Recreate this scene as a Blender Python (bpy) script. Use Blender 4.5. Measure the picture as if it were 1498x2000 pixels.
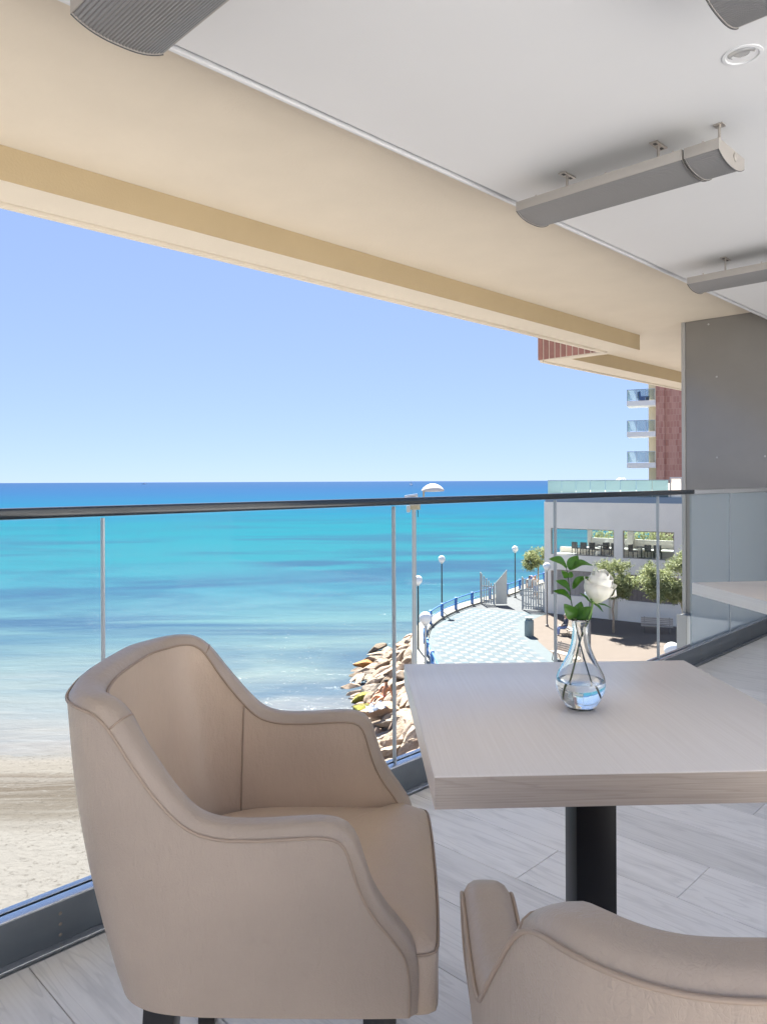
import bpy, bmesh, math, random
from mathutils import Vector, Matrix
random.seed(7)
R = math.radians
for o in list(bpy.data.objects):
    bpy.data.objects.remove(o)
scene = bpy.context.scene
C = scene.collection

# ------------------------------------------------------------------ camera
cam = bpy.data.cameras.new('camera')
cam_o = bpy.data.objects.new('camera', cam); C.objects.link(cam_o)
cam_o.location = (0, 0, 1.2); cam_o.rotation_euler = (R(90), R(0.25), 0)
cam.sensor_fit = 'VERTICAL'; cam.sensor_height = 36; cam.lens = 26.1
cam.shift_y = -0.03; cam.clip_start = 0.05; cam.clip_end = 90000
scene.camera = cam_o

# ------------------------------------------------------------------ sky, sun, exposure
SUN_EL, SUN_AZ = 51.0, -7.0            # azimuth from +Y towards +X
world = bpy.data.worlds.new('World'); scene.world = world; world.use_nodes = True
wn, wl = world.node_tree.nodes, world.node_tree.links
wn.clear()
wo = wn.new('ShaderNodeOutputWorld'); bg = wn.new('ShaderNodeBackground'); sk = wn.new('ShaderNodeTexSky')
sk.sky_type = 'NISHITA'; sk.sun_disc = False
sk.sun_elevation = R(SUN_EL); sk.sun_rotation = R(SUN_AZ)
sk.altitude = 0; sk.air_density = 0.5; sk.dust_density = 0.0; sk.ozone_density = 3.0
bg.inputs['Strength'].default_value = 0.10
gm = wn.new('ShaderNodeGamma'); gm.inputs[1].default_value = 0.30      # hazy noon sky: flatter than the clear-air model
tn = wn.new('ShaderNodeMix'); tn.data_type = 'RGBA'; tn.blend_type = 'MULTIPLY'; tn.inputs[0].default_value = 1; tn.inputs[7].default_value = (.372, .451, .635, 1)
wl.new(sk.outputs[0], gm.inputs[0]); wl.new(gm.outputs[0], tn.inputs[6]); wl.new(tn.outputs[2], bg.inputs[0]); wl.new(bg.outputs[0], wo.inputs[0])
sun = bpy.data.lights.new('sun', 'SUN'); sun.energy = 2.8; sun.angle = R(0.53); sun.color = (1, .955, .88)
sun_o = bpy.data.objects.new('sun', sun); C.objects.link(sun_o)
sv = Vector((math.sin(R(SUN_AZ)) * math.cos(R(SUN_EL)), math.cos(R(SUN_AZ)) * math.cos(R(SUN_EL)), math.sin(R(SUN_EL))))
sun_o.rotation_euler = (-sv).to_track_quat('-Z', 'Y').to_euler()
vs = scene.view_settings
vs.view_transform = 'Standard'; vs.look = 'None'; vs.gamma = 1; vs.use_curve_mapping = False
vs.exposure = 3.3
cy = scene.cycles
cy.max_bounces = 14; cy.diffuse_bounces = 7; cy.glossy_bounces = 6; cy.transmission_bounces = 10; cy.transparent_max_bounces = 16
cy.sample_clamp_indirect = 4; cy.caustics_reflective = False; cy.caustics_refractive = False
cy.use_denoising = True

# ------------------------------------------------------------------ helpers
RAIL = R(45.3)                          # the terrace edge runs 45 degrees across the view
def RF(s, d, z=0):                      # rail frame (along, outwards, up) -> world
    return Vector((s * math.cos(RAIL) - d * math.sin(RAIL), s * math.sin(RAIL) + d * math.cos(RAIL), z))

def tag(o, label=None, cat=None, group=None, kind=None):
    for k, v in (('label', label), ('category', cat), ('group', group), ('kind', kind)):
        if v: o[k] = v
    return o
def empty(name, loc=(0, 0, 0), rz=0):
    o = bpy.data.objects.new(name, None); C.objects.link(o)
    o.location = loc; o.rotation_euler = (0, 0, rz); o.empty_display_size = .1
    return o
def link(name, me, parent=None, loc=None, rz=None):
    o = bpy.data.objects.new(name, me); C.objects.link(o)
    if parent: o.parent = parent
    if loc is not None: o.location = loc
    if rz is not None: o.rotation_euler = (0, 0, rz)
    return o
def children(o): return [c for c in bpy.data.objects if c.parent is o]
def copy_tree(o, loc=None, rz=None, label=None, parent=None):
    c = o.copy(); C.objects.link(c)
    if parent is not None: c.parent = parent
    for ch in list(o.children): copy_tree(ch, parent=c)
    if loc is not None: c.location = loc
    if rz is not None: c.rotation_euler = (0, 0, rz)
    if label: c['label'] = label
    return c

class MB:
    def __init__(s): s.v = []; s.f = []
    def add(s, vs, fs):
        n = len(s.v); s.v += [tuple(v) for v in vs]; s.f += [tuple(i + n for i in f) for f in fs]; return s
    def box(s, x0, x1, y0, y1, z0, z1, m=None):
        vs = [Vector(p) for p in ((x0,y0,z0),(x1,y0,z0),(x1,y1,z0),(x0,y1,z0),(x0,y0,z1),(x1,y0,z1),(x1,y1,z1),(x0,y1,z1))]
        if m is not None: vs = [m @ v for v in vs]
        return s.add(vs, [(0,3,2,1),(4,5,6,7),(0,1,5,4),(1,2,6,5),(2,3,7,6),(3,0,4,7)])
    def prism(s, pts, z0, z1):
        n = len(pts)
        vs = [(p[0], p[1], z0) for p in pts] + [(p[0], p[1], z1) for p in pts]
        return s.add(vs, [tuple(reversed(range(n))), tuple(range(n, 2*n))] + [(i, (i+1) % n, n + (i+1) % n, n + i) for i in range(n)])
    def tube(s, pts, r, n=8, caps=True):
        pts = [Vector(p) for p in pts]; N = len(pts)
        rr = r if isinstance(r, (list, tuple)) else [r] * N
        vs = []; up = None
        for i, p in enumerate(pts):
            t = (pts[min(i+1, N-1)] - pts[max(i-1, 0)])
            t = t.normalized() if t.length > 1e-9 else Vector((0, 0, 1))
            if up is None:
                up = Vector((0, 0, 1)) if abs(t.z) < .9 else Vector((1, 0, 0))
            a = t.cross(up)
            if a.length < 1e-6: a = t.orthogonal()
            a.normalize(); b = a.cross(t).normalized(); up = b
            for k in range(n):
                w = 2 * math.pi * k / n
                vs.append(p + (a * math.cos(w) + b * math.sin(w)) * rr[i])
        fs = [(i*n + k, i*n + (k+1) % n, (i+1)*n + (k+1) % n, (i+1)*n + k) for i in range(N-1) for k in range(n)]
        if caps: fs += [tuple(reversed(range(n))), tuple(range((N-1)*n, N*n))]
        return s.add(vs, fs)
    def lathe(s, prof, n=24, c=(0, 0, 0), cap0=False, cap1=False):
        vs = []
        for r, z in prof:
            for k in range(n):
                w = 2 * math.pi * k / n
                vs.append((c[0] + r * math.cos(w), c[1] + r * math.sin(w), c[2] + z))
        N = len(prof)
        fs = [(i*n + k, i*n + (k+1) % n, (i+1)*n + (k+1) % n, (i+1)*n + k) for i in range(N-1) for k in range(n)]
        if cap0: fs.append(tuple(reversed(range(n))))
        if cap1: fs.append(tuple(range((N-1)*n, N*n)))
        return s.add(vs, fs)
    def sphere(s, c, r, n=16, m=10, sc=(1, 1, 1)):
        vs = [(c[0], c[1], c[2] - r * sc[2])]
        for i in range(1, m):
            t = math.pi * i / m - math.pi / 2
            for k in range(n):
                w = 2 * math.pi * k / n
                vs.append((c[0] + r*sc[0]*math.cos(t)*math.cos(w), c[1] + r*sc[1]*math.cos(t)*math.sin(w), c[2] + r*sc[2]*math.sin(t)))
        vs.append((c[0], c[1], c[2] + r * sc[2]))
        fs = [(0, 1 + (k+1) % n, 1 + k) for k in range(n)]
        fs += [(1+i*n+k, 1+i*n+(k+1) % n, 1+(i+1)*n+(k+1) % n, 1+(i+1)*n+k) for i in range(m-2) for k in range(n)]
        L = len(vs) - 1
        fs += [(1+(m-2)*n+k, 1+(m-2)*n+(k+1) % n, L) for k in range(n)]
        return s.add(vs, fs)
    def mesh(s, name, mat=None, smooth=False, sharp=None):
        me = bpy.data.meshes.new(name); me.from_pydata(s.v, [], s.f); me.update()
        if mat: me.materials.append(mat)
        if smooth:
            me.polygons.foreach_set('use_smooth', [True] * len(me.polygons))
            if sharp: me.set_sharp_from_angle(angle=R(sharp))
        return me
    def build(s, name, mat=None, parent=None, smooth=False, sharp=None, bevel=0, loc=None, rz=None, seg=2):
        me = s.mesh(name, mat, smooth, sharp)
        if bevel:
            bm = bmesh.new(); bm.from_mesh(me)
            bmesh.ops.remove_doubles(bm, verts=bm.verts, dist=1e-5)
            es = [e for e in bm.edges if len(e.link_faces) == 2 and e.calc_face_angle(0) > R(35)]
            bmesh.ops.bevel(bm, geom=es, offset=bevel, segments=seg, affect='EDGES', profile=.5, clamp_overlap=True)
            bm.to_mesh(me); bm.free()
            me.polygons.foreach_set('use_smooth', [True] * len(me.polygons)); me.set_sharp_from_angle(angle=R(40))
        return link(name, me, parent, loc, rz)

# ------------------------------------------------------------------ materials
def new_mat(name):
    m = bpy.data.materials.new(name); m.use_nodes = True
    nt = m.node_tree; b = nt.nodes['Principled BSDF']
    return m, nt, b
def nd(nt, typ, **kw):
    n = nt.nodes.new(typ)
    for k, v in kw.items():
        if hasattr(n, k): setattr(n, k, v)
        else: n.inputs[k].default_value = v
    return n
def coords(nt, scale=(1, 1, 1), rot=(0, 0, 0), rand=False, which='Object'):
    tc = nd(nt, 'ShaderNodeTexCoord'); mp = nd(nt, 'ShaderNodeMapping')
    mp.inputs['Scale'].default_value = scale; mp.inputs['Rotation'].default_value = rot
    nt.links.new(tc.outputs[which], mp.inputs[0])
    if rand:
        oi = nd(nt, 'ShaderNodeObjectInfo'); mu = nd(nt, 'ShaderNodeMath', operation='MULTIPLY'); mu.inputs[1].default_value = 57.3
        nt.links.new(oi.outputs['Random'], mu.inputs[0]); nt.links.new(mu.outputs[0], mp.inputs['Location'])
    return mp.outputs[0]
def ramp(nt, fac, stops, interp='LINEAR'):
    r = nd(nt, 'ShaderNodeValToRGB'); cr = r.color_ramp; cr.interpolation = interp
    while len(cr.elements) < len(stops): cr.elements.new(.5)
    for e, (p, c) in zip(cr.elements, stops):
        e.position = p; e.color = (c[0], c[1], c[2], 1) if isinstance(c, (tuple, list)) else (c, c, c, 1)
    nt.links.new(fac, r.inputs[0]); return r.outputs[0]
def mixc(nt, fac, a, b, mode='MIX'):
    m = nd(nt, 'ShaderNodeMix', data_type='RGBA', blend_type=mode)
    for sock, v in ((m.inputs[0], fac), (m.inputs[6], a), (m.inputs[7], b)):
        if isinstance(v, bpy.types.NodeSocket): nt.links.new(v, sock)
        elif isinstance(v, (int, float)): sock.default_value = v
        else: sock.default_value = (v[0], v[1], v[2], 1)
    return m.outputs[2]
def math_n(nt, op, a, b=None):
    m = nd(nt, 'ShaderNodeMath', operation=op)
    for i, v in enumerate((a, b)):
        if v is None: continue
        if isinstance(v, bpy.types.NodeSocket): nt.links.new(v, m.inputs[i])
        else: m.inputs[i].default_value = v
    return m.outputs[0]
def noise(nt, vec, scale, detail=4, rough=.55, dist=0):
    n = nd(nt, 'ShaderNodeTexNoise'); n.inputs['Scale'].default_value = scale; n.inputs['Detail'].default_value = detail
    n.inputs['Roughness'].default_value = rough; n.inputs['Distortion'].default_value = dist
    nt.links.new(vec, n.inputs['Vector']); return n.outputs['Fac']
def bump(nt, b, h, strength=.3, dist=.01, prev=None):
    bn = nd(nt, 'ShaderNodeBump'); bn.inputs['Strength'].default_value = strength; bn.inputs['Distance'].default_value = dist
    nt.links.new(h, bn.inputs['Height'])
    if prev is not None: nt.links.new(prev, bn.inputs['Normal'])
    if b is not None: nt.links.new(bn.outputs[0], b.inputs['Normal'])
    return bn.outputs[0]
def M(name, col, rough=.5, metal=0, spec=.5, var=0, vscale=6, bmp=0, bscale=40, bdist=.004, rand=0):
    m, nt, b = new_mat(name)
    b.inputs['Roughness'].default_value = rough; b.inputs['Metallic'].default_value = metal; b.inputs['Specular IOR Level'].default_value = spec
    c = None
    if var:
        v = noise(nt, coords(nt, rand=True), vscale, 5, .6)
        c = mixc(nt, ramp(nt, v, [(.3, 0.), (.7, 1.)]), [x * (1 - var) for x in col], [min(1, x * (1 + var)) for x in col])
    if rand:
        oi = nd(nt, 'ShaderNodeObjectInfo')
        rr = ramp(nt, oi.outputs['Random'], [(0, 1 - rand), (1, 1 + rand)])
        c = mixc(nt, 1., c if c is not None else col, rr, 'MULTIPLY')
    if c is not None: nt.links.new(c, b.inputs['Base Color'])
    else: b.inputs['Base Color'].default_value = (*col, 1)
    if bmp: bump(nt, b, noise(nt, coords(nt), bscale, 4, .6), bmp, bdist)
    return m

def wood_mat(name, c0, c1, c2, sc=(1, 1, 1), rough=.45, rand=True, grain=1.0, bmp=.25):
    """grain runs along local Y"""
    m, nt, b = new_mat(name)
    v = coords(nt, (9 * sc[0], .9 * sc[1], 9 * sc[2]), rand=rand)
    big = noise(nt, v, 1.0, 3, .5, .3)
    ring = math_n(nt, 'FRACT', math_n(nt, 'MULTIPLY', big, 11.0))
    ring = ramp(nt, ring, [(0, 0.), (.5, 1.), (.9, .55), (1, 0.)])
    v2 = coords(nt, (160 * sc[0], 3.5 * sc[1], 160 * sc[2]), rand=rand)
    fine = noise(nt, v2, 1.0, 4, .65)
    v3 = coords(nt, (14 * sc[0], 2.4 * sc[1], 14 * sc[2]), rand=rand)
    pat = noise(nt, v3, 1.0, 5, .6)
    c = mixc(nt, ramp(nt, fine, [(.35, 0.), (.68, 1.)]), c0, c1)
    c = mixc(nt, math_n(nt, 'MULTIPLY', ramp(nt, ring, [(0, 1.), (.45, 0.)]), .38 * grain), c, c2)
    c = mixc(nt, math_n(nt, 'MULTIPLY', ramp(nt, pat, [(.52, 0.), (.72, 1.)]), .55 * grain), c, c2)
    if rand:
        oi = nd(nt, 'ShaderNodeObjectInfo')
        c = mixc(nt, 1., c, ramp(nt, oi.outputs['Random'], [(0, .91), (1, 1.06)]), 'MULTIPLY')
    nt.links.new(c, b.inputs['Base Color']); b.inputs['Roughness'].default_value = rough
    bump(nt, b, mixc(nt, .5, fine, ring), bmp, .0012)
    return m

def leather_mat(name, col):
    m, nt, b = new_mat(name)
    v = coords(nt)
    t = noise(nt, v, 4.5, 4, .55)
    c = mixc(nt, ramp(nt, t, [(.3, 0.), (.7, 1.)]), [x * .93 for x in col], [min(1, x * 1.05) for x in col])
    st = noise(nt, v, 26, 3, .6)
    c = mixc(nt, math_n(nt, 'MULTIPLY', ramp(nt, st, [(.62, 0.), (.75, 1.)]), .12), c, [x * .7 for x in col])
    nt.links.new(c, b.inputs['Base Color'])
    b.inputs['Roughness'].default_value = .40; b.inputs['Specular IOR Level'].default_value = .6
    vo = nd(nt, 'ShaderNodeTexVoronoi', feature='DISTANCE_TO_EDGE')
    wv = nd(nt, 'ShaderNodeVectorMath', operation='ADD')
    nz = nd(nt, 'ShaderNodeTexNoise'); nz.inputs['Scale'].default_value = 40; nt.links.new(v, nz.inputs['Vector'])
    sc = nd(nt, 'ShaderNodeVectorMath', operation='SCALE'); sc.inputs['Scale'].default_value = .03; nt.links.new(nz.outputs['Color'], sc.inputs[0])
    nt.links.new(v, wv.inputs[0]); nt.links.new(sc.outputs[0], wv.inputs[1])
    mp = nd(nt, 'ShaderNodeMapping'); mp.inputs['Scale'].default_value = (1, 1, .55); nt.links.new(wv.outputs[0], mp.inputs[0])
    nt.links.new(mp.outputs[0], vo.inputs['Vector']); vo.inputs['Scale'].default_value = 210
    cell = ramp(nt, vo.outputs['Distance'], [(0, 0.), (.16, 1.)])
    wr = noise(nt, coords(nt, (1, 1, .33)), 60, 3, .6, .5)
    n1 = bump(nt, None, cell, .22, .0008)
    n2 = bump(nt, None, ramp(nt, wr, [(.38, 0.), (.6, 1.)]), .22, .0018, n1)
    bump(nt, b, noise(nt, v, 9, 3, .5), .16, .008, n2)
    return m

def glass_sheet(name, tint, r0=.045, rough=0.0, ior=1.5):
    m, nt, b = new_mat(name); nt.nodes.remove(b)
    out = nt.nodes['Material Output']
    t = nd(nt, 'ShaderNodeBsdfTransparent'); t.inputs[0].default_value = (*tint, 1)
    g = nd(nt, 'ShaderNodeBsdfGlossy'); g.inputs['Roughness'].default_value = rough
    f = nd(nt, 'ShaderNodeFresnel'); ge = nd(nt, 'ShaderNodeNewGeometry')
    nt.links.new(math_n(nt, 'ADD', ior, math_n(nt, 'MULTIPLY', ge.outputs['Backfacing'], 1 / ior - ior)), f.inputs['IOR'])
    mx = nd(nt, 'ShaderNodeMixShader'); nt.links.new(f.outputs[0], mx.inputs[0]); nt.links.new(t.outputs[0], mx.inputs[1]); nt.links.new(g.outputs[0], mx.inputs[2])
    nt.links.new(mx.outputs[0], out.inputs[0]); return m

def frosted(name, col, alpha, tcol):
    m, nt, b = new_mat(name); nt.nodes.remove(b); out = nt.nodes['Material Output']
    t = nd(nt, 'ShaderNodeBsdfTransparent'); t.inputs[0].default_value = (*tcol, 1)
    d = nd(nt, 'ShaderNodeBsdfDiffuse'); d.inputs[0].default_value = (*col, 1)
    tl = nd(nt, 'ShaderNodeBsdfTranslucent'); tl.inputs[0].default_value = (*col, 1)
    m1 = nd(nt, 'ShaderNodeMixShader'); m1.inputs[0].default_value = .6; nt.links.new(d.outputs[0], m1.inputs[1]); nt.links.new(tl.outputs[0], m1.inputs[2])
    m2 = nd(nt, 'ShaderNodeMixShader'); m2.inputs[0].default_value = alpha; nt.links.new(t.outputs[0], m2.inputs[1]); nt.links.new(m1.outputs[0], m2.inputs[2])
    nt.links.new(m2.outputs[0], out.inputs[0]); return m

def real_glass(name, col=(1, 1, 1), ior=1.5):
    m, nt, b = new_mat(name)
    b.inputs['Base Color'].default_value = (*col, 1); b.inputs['Roughness'].default_value = 0
    b.inputs['Transmission Weight'].default_value = 1; b.inputs['IOR'].default_value = ior
    return m

white_paint = M('white ceiling paint', (.66, .665, .67), .6, var=.015, vscale=1.2)
trim_white = M('white trim', (.68, .69, .70), .4)
groove_dark = M('shadow gap', (.06, .06, .06), .6)
cream = M('cream stucco', (.645, .58, .48), .75, spec=.3, var=.03, vscale=2.5, bmp=.35, bscale=90, bdist=.004)
anthracite = M('anthracite metal', (.085, .10, .115), .38, .0, .5, var=.12, vscale=8)
rail_metal = M('dark polished handrail', (.012, .020, .028), .16, .0, .55)
rail_light = M('brushed steel cap', (.62, .63, .64), .3, .7)
alu = M('aluminium trim', (.62, .65, .70), .25, .85)
screw_m = M('screw head', (.22, .18, .15), .4, .8)
grey_panel = M('grey metal cladding', (.215, .21, .20), .26, .0, .7, var=.05, vscale=2.0, bmp=.06, bscale=3, bdist=.02)
grey_edge = M('grey edge profile', (.36, .36, .355), .4)
heater_top = M('heater casing', (.40, .375, .345), .42, .25)
heater_rib = M('heater aluminium ribs', (.25, .25, .252), .42, .35)
steel = M('zinc bracket', (.50, .46, .42), .35, .8)
black_m = M('black lacquer', (.012, .011, .011), .28)
black_steel = M('black powder coat', (.006, .006, .008), .4, spec=.22)
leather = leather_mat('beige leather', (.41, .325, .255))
leather_lit = leather_mat('beige leather with painted light', (.585, .46, .35))  # same leather; the warmer light inside the chair is painted into its colour
piping_m = M('leather piping', (.36, .27, .20), .5, bmp=.1, bscale=300, bdist=.001)
plank_m = wood_mat('whitewashed oak plank', (.83, .80, .765), (.88, .855, .82), (.56, .54, .515), rough=.36, grain=.95)
table_m = wood_mat('pale ash laminate', (.78, .71, .64), (.83, .765, .70), (.72, .645, .575), (1.6, .9, 1.6), .27, False, .25, .12)
edge_shade_m = wood_mat('ash edge with painted shade', (.40, .335, .28), (.47, .40, .34), (.28, .225, .185), (1., 1., 3.), .5, False, .9, .4)  # shade of the front edge painted in as darker wood, with stronger grain
pane_m = glass_sheet('railing glass', (.965, .988, .988), ior=1.11)
reflect_pane_m = frosted('railing glass with painted reflection', (.50, .55, .57), .40, (.95, .98, .98))  # pale grazing reflection mixed into these panes as diffuse colour
window_m = glass_sheet('window glass', (.86, .90, .90))
balcony_m = frosted('tinted balcony glass', (.16, .20, .21), .34, (.90, .96, .97))
parapet_m = frosted('pale turquoise glass', (.24, .32, .335), .78, (.80, .93, .95))
joint_m = M('glass joint', (.42, .44, .46), .3, .1)

# ------------------------------------------------------------------ ground, sea, beach
def sea_material():
    m, nt, b = new_mat('sea water')
    tc = nd(nt, 'ShaderNodeTexCoord'); sp = nd(nt, 'ShaderNodeSeparateXYZ'); nt.links.new(tc.outputs['Object'], sp.inputs[0])
    v = tc.outputs['Object']
    mp = nd(nt, 'ShaderNodeMapping'); mp.inputs['Scale'].default_value = (.010, .030, 1); nt.links.new(v, mp.inputs[0])
    w1 = noise(nt, mp.outputs[0], 1.0, 4, .55, .4)
    y = math_n(nt, 'ADD', sp.outputs[1], math_n(nt, 'MULTIPLY', sp.outputs[0], -.10))
    wob = math_n(nt, 'MULTIPLY', math_n(nt, 'SUBTRACT', w1, .5), .9)
    f = math_n(nt, 'DIVIDE', 31.6, math_n(nt, 'MAXIMUM', y, 5.0))
    f = math_n(nt, 'MULTIPLY', f, math_n(nt, 'ADD', 1.0, math_n(nt, 'MULTIPLY', wob, .55)))
    col = ramp(nt, f, [(0.000, (0.0121, 0.0382, 0.1027)), (0.035, (0.0085, 0.0458, 0.1138)), (0.090, (0.0032, 0.0648, 0.1178)), (0.150, (0.0042, 0.0841, 0.1123)), (0.240, (0.0111, 0.0872, 0.1117)), (0.360, (0.0247, 0.0850, 0.1151)), (0.500, (0.0588, 0.1085, 0.1226)), (0.620, (0.0878, 0.1210, 0.1260)), (0.740, (0.1128, 0.1189, 0.1218)), (0.860, (0.1263, 0.1189, 0.1155)), (0.970, (0.1276, 0.1139, 0.0983))])
    # sea-grass and sand-ripple patches on the bottom
    mp2 = nd(nt, 'ShaderNodeMapping'); mp2.inputs['Scale'].default_value = (.020, .062, 1); mp2.inputs['Rotation'].default_value = (0, 0, R(-14)); nt.links.new(v, mp2.inputs[0])
    p = noise(nt, mp2.outputs[0], 1.0, 5, .6, .6)
    band = ramp(nt, f, [(.06, 0.), (.12, .35), (.26, .9), (.50, 1.), (.66, .7), (.78, .45), (.9, .2)])
    pm = math_n(nt, 'MULTIPLY', ramp(nt, p, [(.46, 0.), (.60, 1.)]), band)
    col = mixc(nt, math_n(nt, 'MULTIPLY', pm, .8), col, (0.0169, 0.0382, 0.0797))
    mp4 = nd(nt, 'ShaderNodeMapping'); mp4.inputs['Scale'].default_value = (.03, .22, 1); mp4.inputs['Rotation'].default_value = (0, 0, R(-8)); nt.links.new(v, mp4.inputs[0])
    st = noise(nt, mp4.outputs[0], 1.0, 4, .6, .5)
    col = mixc(nt, math_n(nt, 'MULTIPLY', ramp(nt, st, [(.42, 0.), (.62, 1.)]), .22), col, (0.0231, 0.0648, 0.1027))
    # foam and ripples by the shore
    mp3 = nd(nt, 'ShaderNodeMapping'); mp3.inputs['Scale'].default_value = (.10, .62, 1); nt.links.new(v, mp3.inputs[0])
    fo = noise(nt, mp3.outputs[0], 1.0, 6, .62, .8)
    fb = ramp(nt, f, [(.60, 0.), (.72, 1.), (1, 1.)])
    fm = math_n(nt, 'MULTIPLY', ramp(nt, fo, [(.55, 0.), (.63, 1.)]), fb)
    col = mixc(nt, math_n(nt, 'MULTIPLY', fm, .20), col, (0.1844, 0.1834, 0.1784))
    mp6 = nd(nt, 'ShaderNodeMapping'); mp6.inputs['Scale'].default_value = (.35, 1.7, 1); nt.links.new(v, mp6.inputs[0])
    rp = noise(nt, mp6.outputs[0], 1.0, 5, .7, .4)
    col = mixc(nt, 1., col, ramp(nt, rp, [(.3, .92), (.7, 1.07)]), 'MULTIPLY')
    # small whitecaps, and glints of the chop painted into the colour
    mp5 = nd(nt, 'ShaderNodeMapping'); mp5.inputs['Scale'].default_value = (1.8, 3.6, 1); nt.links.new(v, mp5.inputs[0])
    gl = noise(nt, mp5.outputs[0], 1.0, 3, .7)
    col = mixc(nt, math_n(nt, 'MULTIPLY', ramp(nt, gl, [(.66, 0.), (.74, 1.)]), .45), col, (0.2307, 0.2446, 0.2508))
    nt.nodes.remove(b); out = nt.nodes['Material Output']
    df = nd(nt, 'ShaderNodeBsdfDiffuse'); gl_ = nd(nt, 'ShaderNodeBsdfGlossy'); gl_.inputs['Roughness'].default_value = .10
    nt.links.new(col, df.inputs[0])
    fr = nd(nt, 'ShaderNodeFresnel'); fr.inputs['IOR'].default_value = 1.33
    fac = math_n(nt, 'MINIMUM', math_n(nt, 'MULTIPLY', fr.outputs[0], .30), .09)
    ms = nd(nt, 'ShaderNodeMixShader'); nt.links.new(fac, ms.inputs[0]); nt.links.new(df.outputs[0], ms.inputs[1]); nt.links.new(gl_.outputs[0], ms.inputs[2])
    nt.links.new(ms.outputs[0], out.inputs[0])
    mb = nd(nt, 'ShaderNodeMapping'); mb.inputs['Scale'].default_value = (.5, 1.1, 1); nt.links.new(v, mb.inputs[0])
    b1 = noise(nt, mb.outputs[0], 1.0, 6, .62, .3)
    nb_ = bump(nt, None, b1, .5, .28)
    for q in (df, gl_, fr): nt.links.new(nb_, q.inputs['Normal'])
    return m
sea_z = -11.0
mb = MB(); mb.add([(-42000, -60, sea_z), (42000, -60, sea_z), (42000, 60000, sea_z), (-42000, 60000, sea_z)], [(0, 1, 2, 3)])
tag(mb.build('sea', sea_material()), kind='structure')

def sand_material():
    m, nt, b = new_mat('beach sand')
    tc = nd(nt, 'ShaderNodeTexCoord'); v = tc.outputs['Object']
    sp = nd(nt, 'ShaderNodeSeparateXYZ'); nt.links.new(v, sp.inputs[0])
    mp = nd(nt, 'ShaderNodeMapping'); mp.inputs['Scale'].default_value = (.10, .45, 1); nt.links.new(v, mp.inputs[0])
    wb = noise(nt, mp.outputs[0], 1.0, 4, .6, .4)
    y = math_n(nt, 'ADD', sp.outputs[1], math_n(nt, 'MULTIPLY', math_n(nt, 'SUBTRACT', wb, .5), 3.4))
    f = math_n(nt, 'DIVIDE', math_n(nt, 'SUBTRACT', y, 15.0), 22.0)
    col = ramp(nt, f, [(0, (0.1120, 0.1031, 0.0967)), (.42, (0.1120, 0.1031, 0.0953)), (.49, (0.0677, 0.0583, 0.0489)), (.58, (0.0482, 0.0381, 0.0293)), (.69, (0.0495, 0.0381, 0.0293)), (.73, (0.0985, 0.0872, 0.0766)), (.80, (0.1076, 0.0962, 0.0867)), (.845, (0.0896, 0.0847, 0.0819)), (1, (0.0804, 0.0759, 0.0743))])
    mr = nd(nt, 'ShaderNodeMapping'); mr.inputs['Scale'].default_value = (.05, 2.1, 1); mr.inputs['Rotation'].default_value = (0, 0, R(3)); nt.links.new(v, mr.inputs[0])
    rk = noise(nt, mr.outputs[0], 1.0, 4, .6, .2)
    bandm = ramp(nt, f, [(.40, 0.), (.5, 1.), (.7, 1.), (.78, 0.)])
    col = mixc(nt, math_n(nt, 'MULTIPLY', math_n(nt, 'MULTIPLY', ramp(nt, rk, [(.46, 0.), (.6, 1.)]), bandm), .6), col, (0.1048, 0.0962, 0.0891))
    nb = noise(nt, v, 2.6, 6, .7)
    col = mixc(nt, math_n(nt, 'MULTIPLY', ramp(nt, nb, [(.60, 0.), (.68, 1.)]), .55), col, (0.1188, 0.1124, 0.1066))
    dk = noise(nt, v, 5.5, 3, .7, .5)
    col = mixc(nt, math_n(nt, 'MULTIPLY', ramp(nt, dk, [(.575, 0.), (.64, 1.)]), .6), col, (0.0358, 0.0301, 0.0247))
    nt.links.new(col, b.inputs['Base Color']); b.inputs['Roughness'].default_value = .95; b.inputs['Specular IOR Level'].default_value = .15
    n1 = bump(nt, None, noise(nt, v, 2.2, 5, .65), .9, .10)
    bump(nt, b, rk, .35, .08, n1)
    return m
def beach_z(x, y):
    sh = 33.5 + .1 * (x + 14)
    d = sh - y
    if d < 0: return -11.0 + d * .08
    return -11.0 + min(d, 9) * .085 + max(0, min(d - 9, 30)) * .035
mb = MB(); nx, ny = 70, 70; vs = []
for j in range(ny + 1):
    for i in range(nx + 1):
        x = -70 + 150 * i / nx; y = -60 + 104 * j / ny
        z = beach_z(x, y)
        if y < 33 and abs(x) < 40: z += .05 * math.sin(x * 1.3 + y * .9) * math.sin(y * 1.7 - x * .4)
        vs.append((x, y, z))
mb.add(vs, [(j*(nx+1)+i, j*(nx+1)+i+1, (j+1)*(nx+1)+i+1, (j+1)*(nx+1)+i) for j in range(ny) for i in range(nx)])
tag(mb.build('beach', sand_material(), smooth=True), kind='structure')

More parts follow.
